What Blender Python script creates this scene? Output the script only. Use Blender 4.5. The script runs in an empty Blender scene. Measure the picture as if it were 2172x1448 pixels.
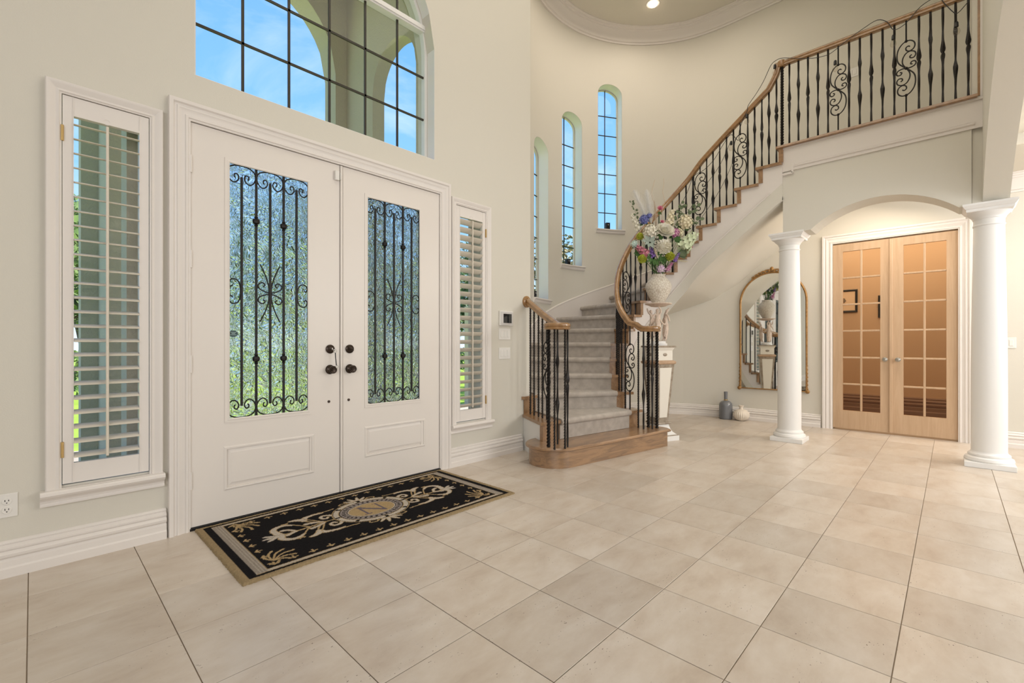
import bpy, bmesh, math, random
from math import sin, cos, pi, radians, sqrt, atan2
from mathutils import Vector, Matrix
random.seed(7)
SC = bpy.context.scene
COL = SC.collection
H = 1.12
# ---------------------------------------------------------------- camera
cam = bpy.data.cameras.new('camera'); cam_o = bpy.data.objects.new('camera', cam); COL.objects.link(cam_o)
cam.sensor_width = 36.0; cam.lens = 974.6 / 2172 * 36; cam.shift_y = 0.0026; cam.clip_start = 0.02; cam.clip_end = 400
cam_o.location = (0, 0, H); cam_o.rotation_euler = (pi / 2, 0, -0.807)
SC.camera = cam_o
SC.view_settings.view_transform = 'Standard'; SC.view_settings.look = 'None'
SC.view_settings.exposure = 0.09; SC.view_settings.gamma = 1.0; SC.view_settings.use_curve_mapping = False
# ---------------------------------------------------------------- sky
W = bpy.data.worlds.new('sky'); SC.world = W; W.use_nodes = True
nt = W.node_tree; nt.nodes.clear()
def N(t, k, **kw):
    n = t.nodes.new(k)
    for a, b in kw.items():
        if a in n.inputs.keys() if hasattr(n.inputs, 'keys') else False: n.inputs[a].default_value = b
        else: setattr(n, a, b)
    return n
tc = nt.nodes.new('ShaderNodeTexCoord'); sep = nt.nodes.new('ShaderNodeSeparateXYZ')
nt.links.new(tc.outputs['Generated'], sep.inputs[0])
gr = nt.nodes.new('ShaderNodeValToRGB'); nt.links.new(sep.outputs['Z'], gr.inputs[0])
e = gr.color_ramp.elements
e[0].position = 0.0; e[0].color = (.70, .84, .96, 1); e[1].position = 1.0; e[1].color = (.07, .22, .62, 1)
x = e.new(.25); x.color = (.26, .55, .93, 1); x = e.new(.6); x.color = (.14, .38, .84, 1)
mp = nt.nodes.new('ShaderNodeMapping'); mp.inputs['Scale'].default_value = (1.2, 1.8, 3.6); nt.links.new(tc.outputs['Generated'], mp.inputs[0])
no = nt.nodes.new('ShaderNodeTexNoise'); no.inputs['Scale'].default_value = 1.5; no.inputs['Detail'].default_value = 7; no.inputs['Roughness'].default_value = .6; no.inputs['Distortion'].default_value = .5
nt.links.new(mp.outputs[0], no.inputs['Vector'])
cr = nt.nodes.new('ShaderNodeValToRGB'); cr.color_ramp.elements[0].position = .5; cr.color_ramp.elements[0].color = (0, 0, 0, 1)
cr.color_ramp.elements[1].position = .8; cr.color_ramp.elements[1].color = (.8, .8, .8, 1); nt.links.new(no.outputs['Fac'], cr.inputs[0])
mx = nt.nodes.new('ShaderNodeMix'); mx.data_type = 'RGBA'; nt.links.new(cr.outputs[0], mx.inputs[0]); nt.links.new(gr.outputs[0], mx.inputs[6]); mx.inputs[7].default_value = (.86, .92, 1, 1)
bg = nt.nodes.new('ShaderNodeBackground'); bg.inputs['Strength'].default_value = 1.35; nt.links.new(mx.outputs[2], bg.inputs[0])
wo = nt.nodes.new('ShaderNodeOutputWorld'); nt.links.new(bg.outputs[0], wo.inputs[0])
# ---------------------------------------------------------------- lights
def area(name, loc, target, sx, sy, power, color):
    l = bpy.data.lights.new(name, 'AREA'); l.shape = 'RECTANGLE'; l.size = sx; l.size_y = sy; l.energy = power; l.color = color
    o = bpy.data.objects.new(name, l); COL.objects.link(o); o.location = loc
    o.rotation_euler = (Vector(target) - Vector(loc)).to_track_quat('-Z', 'Y').to_euler(); return o
sun = bpy.data.lights.new('sun', 'SUN'); sun.energy = 7.0; sun.angle = .01; sun.color = (1, .95, .86)
so = bpy.data.objects.new('sun', sun); COL.objects.link(so); so.rotation_euler = Vector((-.72, .16, -.66)).to_track_quat('-Z', 'Y').to_euler()
area('behind_camera_fill', (-2.6, -2.6, 2.3), (3.9, 2.2, 1.2), 4.2, 3.0, 140, (.97, .98, 1.0))  # added panel brightening the foyer from behind; no window is built there
area('foyer_overhead_fill', (2.4, 1.0, 6.05), (2.4, 1.0, 0), 3.4, 3.0, 68, (1.0, .93, .82))  # added broad panel under the ceiling to lift the foyer; no fitting here
area('right_room_fill', (4.4, -3.4, 2.2), (5.6, 1.5, 1.2), 3.2, 2.2, 112, (.96, .98, 1.0))  # added unseen panel beyond the arcade, brightening hall and columns
area('stair_hall_light', (5.6, 2.7, 6.05), (5.6, 2.7, 0), 1.8, 1.8, 34, (1.0, .88, .75))
area('under_balcony_light', (6.62, .7, 2.90), (6.55, 1.6, 0), .5, 1.2, 24, (1.0, .86, .70))
area('side_hall_fill', (6.6, -1.7, 2.90), (6.5, .4, 0), 1.0, 1.6, 84, (1.0, .94, .86))  # added unseen panel lifting the wall under the stair; no known lamp
area('dining_room_light', (8.6, .6, 2.9), (8.6, .6, 0), 1.6, 2.4, 52, (1.0, .80, .58))
# ---------------------------------------------------------------- materials
def mat(name, col, rough=.5, metal=0., spec=.5, noise=None, bump=None, coat=0., trans=0., ior=1.45, emit=None, sheen=0.):
    """noise=(scale, amount, colour2) mixes a second colour; bump=(scale, strength)"""
    m = bpy.data.materials.new(name); m.use_nodes = True; t = m.node_tree; b = t.nodes['Principled BSDF']
    b.inputs['Base Color'].default_value = (*col, 1); b.inputs['Roughness'].default_value = rough; b.inputs['Metallic'].default_value = metal
    b.inputs['Specular IOR Level'].default_value = spec; b.inputs['Coat Weight'].default_value = coat; b.inputs['Transmission Weight'].default_value = trans
    b.inputs['IOR'].default_value = ior
    if sheen: b.inputs['Sheen Weight'].default_value = sheen
    if emit: b.inputs['Emission Color'].default_value = (*emit[0], 1); b.inputs['Emission Strength'].default_value = emit[1]
    if noise or bump: co = t.nodes.new('ShaderNodeTexCoord')
    if noise:
        n = t.nodes.new('ShaderNodeTexNoise'); n.inputs['Scale'].default_value = noise[0]; n.inputs['Detail'].default_value = 4
        t.links.new(co.outputs['Object'], n.inputs['Vector'])
        r = t.nodes.new('ShaderNodeMapRange'); r.inputs[1].default_value = .35; r.inputs[2].default_value = .65; r.inputs[4].default_value = noise[1]
        t.links.new(n.outputs['Fac'], r.inputs[0])
        q = t.nodes.new('ShaderNodeMix'); q.data_type = 'RGBA'; q.inputs[6].default_value = (*col, 1); q.inputs[7].default_value = (*noise[2], 1)
        t.links.new(r.outputs[0], q.inputs[0]); t.links.new(q.outputs[2], b.inputs['Base Color'])
    if bump:
        n2 = t.nodes.new('ShaderNodeTexNoise'); n2.inputs['Scale'].default_value = bump[0]; n2.inputs['Detail'].default_value = 3
        t.links.new(co.outputs['Object'], n2.inputs['Vector'])
        bp = t.nodes.new('ShaderNodeBump'); bp.inputs['Strength'].default_value = bump[1]; bp.inputs['Distance'].default_value = .01
        t.links.new(n2.outputs['Fac'], bp.inputs['Height']); t.links.new(bp.outputs[0], b.inputs['Normal'])
    return m
def wood(name, c1, c2, rough=.3, coat=.3, scale=(1, 1, 1), rings=7.):
    m = bpy.data.materials.new(name); m.use_nodes = True; t = m.node_tree; b = t.nodes['Principled BSDF']
    co = t.nodes.new('ShaderNodeTexCoord'); mp = t.nodes.new('ShaderNodeMapping'); mp.inputs['Scale'].default_value = scale
    t.links.new(co.outputs['Object'], mp.inputs[0])
    n = t.nodes.new('ShaderNodeTexNoise'); n.inputs['Scale'].default_value = rings; n.inputs['Detail'].default_value = 8; n.inputs['Distortion'].default_value = 1.2; n.inputs['Roughness'].default_value = .62
    t.links.new(mp.outputs[0], n.inputs['Vector'])
    r = t.nodes.new('ShaderNodeValToRGB'); r.color_ramp.elements[0].position = .36; r.color_ramp.elements[0].color = (*c2, 1); r.color_ramp.elements[1].position = .6; r.color_ramp.elements[1].color = (*c1, 1)
    t.links.new(n.outputs['Fac'], r.inputs[0]); t.links.new(r.outputs[0], b.inputs['Base Color'])
    b.inputs['Roughness'].default_value = rough; b.inputs['Coat Weight'].default_value = coat; b.inputs['Coat Roughness'].default_value = .15
    return m
M = {}
M['wall'] = mat('wall_plaster', (.69, .66, .585), .75, spec=.25, bump=(160, .10))
M['ceil'] = mat('ceiling_plaster', (.72, .68, .60), .8, spec=.2, bump=(120, .08))
M['trim'] = mat('trim_paint', (.79, .745, .705), .38, spec=.4)
M['door'] = mat('door_paint', (.79, .74, .69), .34, spec=.45)
M['white'] = mat('white_paint', (.83, .82, .80), .45, spec=.4)
M['louver'] = mat('louver_paint', (.72, .66, .56), .4)
M['oak'] = wood('oak_varnished', (.37, .215, .11), (.24, .135, .065), .28, .5, (9, 9, 9), 1.6)
M['oakx'] = wood('oak_grain_long', (.36, .215, .115), (.22, .135, .08), .3, .4, (1.6, 6, 14), 1.6)
M['rail'] = wood('oak_handrail', (.37, .205, .085), (.26, .14, .055), .25, .6, (5, 5, 5), 2.2)
M['maple'] = wood('maple_veneer', (.56, .39, .25), (.50, .34, .21), .35, .25, (14, 14, 1.0), 1.6)
M['iron'] = mat('wrought_iron', (.016, .013, .012), .42, metal=.3, spec=.5, bump=(90, .3))
M['bronze'] = mat('dark_bronze', (.055, .04, .032), .3, metal=.8)
M['brass'] = mat('hinge_brass', (.55, .38, .16), .35, metal=.9)
M['pewter'] = mat('satin_pewter', (.42, .40, .36), .3, metal=.9)
M['black'] = mat('black_plastic', (.008, .008, .009), .4)
M['gold'] = mat('antique_gold', (.42, .24, .09), .42, metal=.55, noise=(30, .6, (.20, .10, .035)))
M['stucco'] = mat('stucco', (.62, .55, .43), .95, spec=.1, bump=(60, .7))
M['plast'] = mat('white_plastic', (.80, .78, .74), .4)
M['lens'] = mat('lamp_lens', (1, .9, .8), .5, emit=((1, .80, .58), 14))
M['grout'] = mat('grout', (.40, .32, .24), .9)
M['leafg'] = mat('leaf_green', (.10, .19, .05), .6, noise=(4, .8, (.22, .32, .08)))
M['leafy'] = mat('leaf_autumn', (.34, .24, .04), .6, noise=(5, .9, (.12, .16, .03)))
M['grass'] = mat('lawn_grass', (.32, .50, .04), .9, noise=(2, .8, (.46, .58, .08)))
M['pave'] = mat('drive_paving', (.66, .56, .45), .85, noise=(2, .6, (.40, .33, .26)))
M['bark'] = mat('tree_bark', (.10, .07, .05), .9)
M['muntin'] = mat('muntin_bronze', (.035, .03, .02), .5)
M['frame'] = mat('window_frame_paint', (.66, .62, .54), .45)
M['skirt'] = mat('skirt_paint', (.76, .71, .67), .5)
M['room2'] = mat('dining_wall_paint', (.50, .38, .27), .8)
M['room2b'] = mat('dining_trim_paint', (.20, .12, .08), .6)
def tile_mat():
    m = bpy.data.materials.new('travertine'); m.use_nodes = True; t = m.node_tree; b = t.nodes['Principled BSDF']
    g = t.nodes.new('ShaderNodeNewGeometry'); oi = t.nodes.new('ShaderNodeObjectInfo')
    v = t.nodes.new('ShaderNodeVectorMath'); v.operation = 'SCALE'; v.inputs[0].default_value = (37, 91, 53); t.links.new(oi.outputs['Random'], v.inputs['Scale'])
    a = t.nodes.new('ShaderNodeVectorMath'); a.operation = 'ADD'; t.links.new(g.outputs['Position'], a.inputs[0]); t.links.new(v.outputs[0], a.inputs[1])
    n = t.nodes.new('ShaderNodeTexNoise'); n.inputs['Scale'].default_value = 3.2; n.inputs['Detail'].default_value = 9; n.inputs['Roughness'].default_value = .62; n.inputs['Distortion'].default_value = .25
    mp = t.nodes.new('ShaderNodeMapping'); mp.inputs['Scale'].default_value = (1, 2.0, 1); t.links.new(a.outputs[0], mp.inputs[0]); t.links.new(mp.outputs[0], n.inputs['Vector'])
    r = t.nodes.new('ShaderNodeValToRGB'); E = r.color_ramp.elements
    E[0].position = .24; E[0].color = (.47, .385, .31, 1); E[1].position = .80; E[1].color = (.68, .62, .56, 1)
    k = E.new(.42); k.color = (.56, .48, .40, 1); k = E.new(.58); k.color = (.615, .545, .47, 1)
    n4 = t.nodes.new('ShaderNodeTexNoise'); n4.inputs['Scale'].default_value = 17; n4.inputs['Detail'].default_value = 6; n4.inputs['Roughness'].default_value = .7; t.links.new(mp.outputs[0], n4.inputs['Vector'])
    ad = t.nodes.new('ShaderNodeMath'); ad.operation = 'MULTIPLY_ADD'; ad.inputs[1].default_value = .16; ad.inputs[2].default_value = -.08; t.links.new(n4.outputs['Fac'], ad.inputs[0]); ad2 = t.nodes.new('ShaderNodeMath'); ad2.operation = 'ADD'; t.links.new(ad.outputs[0], ad2.inputs[0]); t.links.new(n.outputs['Fac'], ad2.inputs[1])
    t.links.new(ad2.outputs[0], r.inputs[0])
    hs = t.nodes.new('ShaderNodeHueSaturation'); t.links.new(r.outputs[0], hs.inputs['Color'])
    mr = t.nodes.new('ShaderNodeMapRange'); mr.inputs[3].default_value = .91; mr.inputs[4].default_value = 1.07; t.links.new(oi.outputs['Random'], mr.inputs[0]); t.links.new(mr.outputs[0], hs.inputs['Value'])
    # pits of the stone
    vo = t.nodes.new('ShaderNodeTexNoise'); vo.inputs['Scale'].default_value = 75; vo.inputs['Detail'].default_value = 2; t.links.new(mp.outputs[0], vo.inputs['Vector'])
    pr = t.nodes.new('ShaderNodeMapRange'); pr.inputs[1].default_value = .70; pr.inputs[2].default_value = .72; t.links.new(vo.outputs['Fac'], pr.inputs[0])
    n3 = t.nodes.new('ShaderNodeTexNoise'); n3.inputs['Scale'].default_value = 4; t.links.new(mp.outputs[0], n3.inputs['Vector'])
    p3 = t.nodes.new('ShaderNodeMapRange'); p3.inputs[1].default_value = .5; p3.inputs[2].default_value = .62; t.links.new(n3.outputs['Fac'], p3.inputs[0])
    mu = t.nodes.new('ShaderNodeMath'); mu.operation = 'MULTIPLY'; t.links.new(pr.outputs[0], mu.inputs[0]); t.links.new(p3.outputs[0], mu.inputs[1])
    q = t.nodes.new('ShaderNodeMix'); q.data_type = 'RGBA'; q.inputs[7].default_value = (.12, .08, .05, 1); t.links.new(mu.outputs[0], q.inputs[0]); t.links.new(hs.outputs[0], q.inputs[6])
    t.links.new(q.outputs[2], b.inputs['Base Color'])
    rr = t.nodes.new('ShaderNodeMapRange'); rr.inputs[3].default_value = .285; rr.inputs[4].default_value = .36; t.links.new(n.outputs['Fac'], rr.inputs[0]); t.links.new(rr.outputs[0], b.inputs['Roughness'])
    b.inputs['Specular IOR Level'].default_value = .65
    bp = t.nodes.new('ShaderNodeBump'); bp.inputs['Strength'].default_value = .25; bp.inputs['Distance'].default_value = -.0006; t.links.new(mu.outputs[0], bp.inputs['Height']); t.links.new(bp.outputs[0], b.inputs['Normal'])
    return m
M['tile'] = tile_mat()
def carpet_mat():
    m = mat('stair_carpet', (.62, .55, .48), 1.0, spec=.05, noise=(14, .8, (.47, .41, .35)), bump=(260, 1.0), sheen=.4); return m
M['carpet'] = carpet_mat()
def clear_glass(name='window_glass', tint=(1, 1, 1)):
    m = bpy.data.materials.new(name); m.use_nodes = True; t = m.node_tree; t.nodes.clear()
    tr = t.nodes.new('ShaderNodeBsdfTransparent'); tr.inputs[0].default_value = (*tint, 1); gl = t.nodes.new('ShaderNodeBsdfGlossy'); gl.inputs['Roughness'].default_value = .02
    lw = t.nodes.new('ShaderNodeLayerWeight'); pw = t.nodes.new('ShaderNodeMath'); pw.operation = 'POWER'; pw.inputs[1].default_value = 4.0; t.links.new(lw.outputs['Facing'], pw.inputs[0]); f = t.nodes.new('ShaderNodeMath'); f.operation = 'MULTIPLY_ADD'; f.inputs[1].default_value = .5; f.inputs[2].default_value = .035; t.links.new(pw.outputs[0], f.inputs[0]); x = t.nodes.new('ShaderNodeMixShader'); o = t.nodes.new('ShaderNodeOutputMaterial')
    t.links.new(f.outputs[0], x.inputs[0]); t.links.new(tr.outputs[0], x.inputs[1]); t.links.new(gl.outputs[0], x.inputs[2]); t.links.new(x.outputs[0], o.inputs[0]); return m
M['glass'] = clear_glass()
M['amber'] = clear_glass('dining_door_glass', (.92, .78, .62))
def frosted():
    m = bpy.data.materials.new('textured_door_glass'); m.use_nodes = True; t = m.node_tree; t.nodes.clear()
    g = t.nodes.new('ShaderNodeBsdfGlass'); g.inputs['Roughness'].default_value = .06; g.inputs['IOR'].default_value = 1.30; g.inputs['Color'].default_value = (1, 1, 1, 1)
    co = t.nodes.new('ShaderNodeTexCoord'); n = t.nodes.new('ShaderNodeTexNoise'); n.inputs['Scale'].default_value = 6; n.inputs['Detail'].default_value = 2; t.links.new(co.outputs['Object'], n.inputs['Vector'])
    mxv = t.nodes.new('ShaderNodeVectorMath'); mxv.operation = 'MULTIPLY_ADD'; mxv.inputs[1].default_value = (.30, .30, .22); t.links.new(n.outputs['Color'], mxv.inputs[0]); t.links.new(co.outputs['Object'], mxv.inputs[2])
    mp = t.nodes.new('ShaderNodeMapping'); mp.inputs['Scale'].default_value = (58, 58, 19); t.links.new(mxv.outputs[0], mp.inputs[0])
    v = t.nodes.new('ShaderNodeTexVoronoi'); v.feature = 'DISTANCE_TO_EDGE'; v.inputs['Scale'].default_value = 1.0; t.links.new(mp.outputs[0], v.inputs['Vector'])
    r = t.nodes.new('ShaderNodeMapRange'); r.inputs[2].default_value = .35; t.links.new(v.outputs['Distance'], r.inputs[0])
    bp = t.nodes.new('ShaderNodeBump'); bp.inputs['Strength'].default_value = 1.0; bp.inputs['Distance'].default_value = .010; t.links.new(r.outputs[0], bp.inputs['Height']); t.links.new(bp.outputs[0], g.inputs['Normal'])
    tr = t.nodes.new('ShaderNodeBsdfTransparent'); tr.inputs[0].default_value = (1, 1, 1, 1); x = t.nodes.new('ShaderNodeMixShader'); x.inputs[0].default_value = .72
    o = t.nodes.new('ShaderNodeOutputMaterial'); t.links.new(tr.outputs[0], x.inputs[1]); t.links.new(g.outputs[0], x.inputs[2]); t.links.new(x.outputs[0], o.inputs[0]); return m
M['frost'] = frosted()
M['mirror'] = mat('mirror_silver', (.88, .90, .88), .02, metal=1.0)
# ---------------------------------------------------------------- mesh helpers
class MB:
    def __init__(s): s.v = []; s.f = []
    def add(s, vs, fs):
        o = len(s.v); s.v += [tuple(map(float, p)) for p in vs]; s.f += [tuple(i + o for i in f) for f in fs]; return s
    def box(s, a, b):
        x0, y0, z0 = a; x1, y1, z1 = b
        if x0 > x1: x0, x1 = x1, x0
        if y0 > y1: y0, y1 = y1, y0
        if z0 > z1: z0, z1 = z1, z0
        return s.add([(x0, y0, z0), (x1, y0, z0), (x1, y1, z0), (x0, y1, z0), (x0, y0, z1), (x1, y0, z1), (x1, y1, z1), (x0, y1, z1)],
              [(0, 3, 2, 1), (4, 5, 6, 7), (0, 1, 5, 4), (1, 2, 6, 5), (2, 3, 7, 6), (3, 0, 4, 7)])
    def prism(s, poly, ax, d0, d1, holes=()):
        """poly: list of 2-D points extruded along axis ax ('x','y','z') from d0 to d1; plain (may be concave) via ngon"""
        def P(p, d): return {'x': (d, p[0], p[1]), 'y': (p[0], d, p[1]), 'z': (p[0], p[1], d)}[ax]
        n = len(poly); o = [P(p, d0) for p in poly] + [P(p, d1) for p in poly]
        f = [tuple(range(n)), tuple(range(2 * n - 1, n - 1, -1))]
        for i in range(n): j = (i + 1) % n; f.append((i, i + n, j + n, j))
        return s.add(o, f)
    def tube(s, pts, r, seg=8, closed=False, caps=True, up=None, twist=0.):
        """tube along pts; r number or list"""
        n = len(pts); P = [Vector(p) for p in pts]; rr = r if isinstance(r, (list, tuple)) else [r] * n
        ref = Vector(up) if up else None; vs = []; prev = None
        for i in range(n):
            a = P[(i - 1) % n] if (closed or i > 0) else P[i]; b = P[(i + 1) % n] if (closed or i < n - 1) else P[i]
            t = (b - a); t = t.normalized() if t.length > 1e-9 else Vector((0, 0, 1))
            if prev is None:
                u = ref if ref else (Vector((0, 0, 1)) if abs(t.z) < .9 else Vector((1, 0, 0)))
            else: u = ref if ref else prev
            x = u - t * u.dot(t)
            if x.length < 1e-6: x = Vector((1, 0, 0)) - t * t.x
            x.normalize(); y = t.cross(x); prev = x
            for k in range(seg):
                an = 2 * pi * k / seg + twist * i
                vs.append(P[i] + (x * cos(an) + y * sin(an)) * rr[i])
        fs = []
        for i in range(n if closed else n - 1):
            j = (i + 1) % n
            for k in range(seg): l = (k + 1) % seg; fs.append((i * seg + k, i * seg + l, j * seg + l, j * seg + k))
        if caps and not closed: fs.append(tuple(range(seg - 1, -1, -1))); fs.append(tuple((n - 1) * seg + k for k in range(seg)))
        return s.add(vs, fs)
    def sweep(s, path, prof, closed=False, right=None, caps=True):
        """sweep 2-D profile [(out, up)] along a path of (pos, out_vec, up_vec)"""
        vs = []; m = len(prof)
        for p, o, u in path:
            p = Vector(p); o = Vector(o); u = Vector(u)
            for a, b in prof: vs.append(p + o * a + u * b)
        n = len(path); fs = []
        for i in range(n if closed else n - 1):
            j = (i + 1) % n
            for k in range(m): l = (k + 1) % m; fs.append((i * m + k, j * m + k, j * m + l, i * m + l))
        if caps and not closed: fs.append(tuple(range(m))); fs.append(tuple((n - 1) * m + k for k in range(m - 1, -1, -1)))
        return s.add(vs, fs)
    def lathe(s, prof, c=(0, 0, 0), seg=32, flute=None):
        """prof [(r,z)] around vertical axis at c"""
        vs = []
        for r, z in prof:
            for k in range(seg):
                a = 2 * pi * k / seg; q = r * (flute(a, z) if flute else 1)
                vs.append((c[0] + q * cos(a), c[1] + q * sin(a), c[2] + z))
        fs = []; n = len(prof)
        for i in range(n - 1):
            for k in range(seg): l = (k + 1) % seg; fs.append((i * seg + k, i * seg + l, (i + 1) * seg + l, (i + 1) * seg + k))
        fs.append(tuple(range(seg - 1, -1, -1))); fs.append(tuple((n - 1) * seg + k for k in range(seg)))
        return s.add(vs, fs)
    def sphere(s, c, r, seg=10, rings=6, sc=(1, 1, 1), rot=None):
        vs = []; fs = []
        for i in range(rings + 1):
            th = pi * i / rings
            for k in range(seg):
                a = 2 * pi * k / seg; p = Vector((sin(th) * cos(a) * sc[0], sin(th) * sin(a) * sc[1], cos(th) * sc[2])) * r
                if rot is not None: p = rot @ p
                vs.append(p + Vector(c))
        for i in range(rings):
            for k in range(seg): l = (k + 1) % seg; fs.append((i * seg + k, (i + 1) * seg + k, (i + 1) * seg + l, i * seg + l))
        return s.add(vs, fs)
    def xf(s, mtx, start=0):
        s.v[start:] = [tuple(mtx @ Vector(p)) for p in s.v[start:]]; return s
    def mesh(s, name, m, org=(0, 0, 0), smooth=False, bevel=None, clean=True):
        me = bpy.data.meshes.new(name); ox, oy, oz = org
        if clean:  # weld and drop the faces two neighbouring cells share
            idx = {}; rem = []; nv = []
            for p in s.v:
                k = (round(p[0], 5), round(p[1], 5), round(p[2], 5))
                if k not in idx: idx[k] = len(nv); nv.append(p)
                rem.append(idx[k])
            cnt = {}; nf = []
            for f in s.f:
                g = []
                for i in f:
                    if not g or rem[i] != g[-1]: g.append(rem[i])
                if len(g) > 1 and g[0] == g[-1]: g.pop()
                if len(set(g)) >= 3 and len(set(g)) == len(g): nf.append(tuple(g)); q = frozenset(g); cnt[q] = cnt.get(q, 0) + 1
            s.v = nv; s.f = [f for f in nf if cnt[frozenset(f)] == 1]
        me.from_pydata([(a - ox, b - oy, c - oz) for a, b, c in s.v], [], s.f); me.materials.append(M[m] if isinstance(m, str) else m)
        bm = bmesh.new(); bm.from_mesh(me)
        bmesh.ops.remove_doubles(bm, verts=bm.verts, dist=1e-5)
        if bevel: 
            ed = [e_ for e_ in bm.edges if len(e_.link_faces) == 2 and e_.calc_face_angle(0) > .6]
            bmesh.ops.bevel(bm, geom=ed, offset=bevel, segments=1 if bevel < .004 else 2, profile=.6, affect='EDGES')
        bmesh.ops.recalc_face_normals(bm, faces=bm.faces); bm.to_mesh(me); bm.free()
        if smooth:
            me.polygons.foreach_set('use_smooth', [True] * len(me.polygons))
            me.set_sharp_from_angle(angle=radians(40 if smooth is True else smooth))
        return me
def wloc(o):
    v = Vector((0, 0, 0))
    while o is not None: v += o.location; o = o.parent
    return v
def obj(name, mb, m, parent=None, smooth=False, bevel=None, kind=None, org=None):
    if parent is not None: o0 = wloc(parent) if org is None else Vector(org)
    elif org is None:
        xs = [p[0] for p in mb.v]; ys = [p[1] for p in mb.v]; zs = [p[2] for p in mb.v]
        o0 = Vector(((min(xs) + max(xs)) / 2, (min(ys) + max(ys)) / 2, min(zs)))
    else: o0 = Vector(org)
    me = mb.mesh(name, m, o0, smooth, bevel); o = bpy.data.objects.new(name, me); COL.objects.link(o)
    if parent is not None: o.parent = parent; o.location = o0 - wloc(parent)
    else: o.location = o0
    if kind: o['kind'] = kind
    return o
def thing(name, label, cat, loc, group=None):
    o = bpy.data.objects.new(name, None); COL.objects.link(o); o.location = loc; o.empty_display_size = .05; tag(o, label, cat, group); return o
def tag(o, label, cat, group=None):
    o['label'] = label; o['category'] = cat
    if group: o['group'] = group
    return o
def struct(name, mb, m, parent=None, **k):
    o = obj(name, mb, m, parent, **k)
    if parent is None: o['kind'] = 'structure'
    return o
def sempty(name, loc):
    o = bpy.data.objects.new(name, None); COL.objects.link(o); o.location = loc; o.empty_display_size = .05; o['kind'] = 'structure'; return o
def arcpts(cx, cy, r, a0, a1, n):
    return [(cx + r * cos(radians(a0 + (a1 - a0) * i / n)), cy + r * sin(radians(a0 + (a1 - a0) * i / n))) for i in range(n + 1)]
def hexa(mb, bot, top):
    """solid between two 4-corner rings"""
    return mb.add(list(bot) + list(top), [(3, 2, 1, 0), (4, 5, 6, 7)] + [(i, (i + 1) % 4, 4 + (i + 1) % 4, 4 + i) for i in range(4)])
def wall_y(mb, x0, x1, z0, z1, y0, y1, holes):
    """wall in the xz plane with rectangular/arched holes: holes (xa, xb, za, zb, arch_rise) sorted in x, not overlapping in x unless stacked with equal xa,xb"""
    grid_wall(mb, x0, x1, z0, z1, y0, y1, holes, lambda a, b, c: (a, c, b))
def wall_x(mb, y0, y1, z0, z1, xa, xb, holes):
    grid_wall(mb, y0, y1, z0, z1, xa, xb, holes, lambda a, b, c: (c, a, b))
def grid_wall(mb, u0, u1, z0, z1, d0, d1, holes, P, splits=()):
    def bx(ua, ub, fa, fb, n=1):  # solid between lower curve fa and upper curve fb over [ua,ub]
        for i in range(n):
            a = ua + (ub - ua) * i / n; b = ua + (ub - ua) * (i + 1) / n
            if fb(a) - fa(a) < 1e-5 and fb(b) - fa(b) < 1e-5: continue
            vs = [P(a, fa(a), d0), P(b, fa(b), d0), P(b, fa(b), d1), P(a, fa(a), d1), P(a, fb(a), d0), P(b, fb(b), d0), P(b, fb(b), d1), P(a, fb(a), d1)]
            mb.add(vs, [(0, 3, 2, 1), (4, 5, 6, 7), (0, 1, 5, 4), (1, 2, 6, 5), (2, 3, 7, 6), (3, 0, 4, 7)])
    us = sorted({u0, u1, *splits, *[h[0] for h in holes], *[h[1] for h in holes]})
    for a, b in zip(us, us[1:]):
        hs = sorted([h for h in holes if h[0] <= a + 1e-6 and h[1] >= b - 1e-6], key=lambda h: h[2]); lo = lambda u: z0; n = 1
        for h in hs:
            bx(a, b, lo, lambda u, z=h[2]: z, n)
            rise = h[4] if len(h) > 4 else 0
            if rise:
                c = (h[0] + h[1]) / 2; w = (h[1] - h[0]) / 2; n = 28
                if len(h) > 5: lo = lambda u, c=c, w=w, zt=h[3], rise=rise, R=(w * w + rise * rise) / (2 * rise): zt + rise - R + sqrt(max(0, R * R - (u - c) ** 2))
                else: lo = lambda u, c=c, w=w, zt=h[3], rise=rise: zt + rise * sqrt(max(0, 1 - ((u - c) / w) ** 2))
            else: lo = lambda u, z=h[3]: z
        bx(a, b, lo, lambda u: z1, n)
# ================================================================ SETTING
CX, CY, CR = 5.44, 2.32, 1.95           # rotunda
IX, IY, IR = 5.34, 2.43, 0.58           # centre of the stair well
ZC = 6.17; RS = 0.188; ZF = 18 * RS     # ceiling, riser, upper floor
XD = 7.35                               # dining room wall face
YW = 3.30                               # entry wall face
T = .4028; TX = -.013; TY = 2.967
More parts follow.
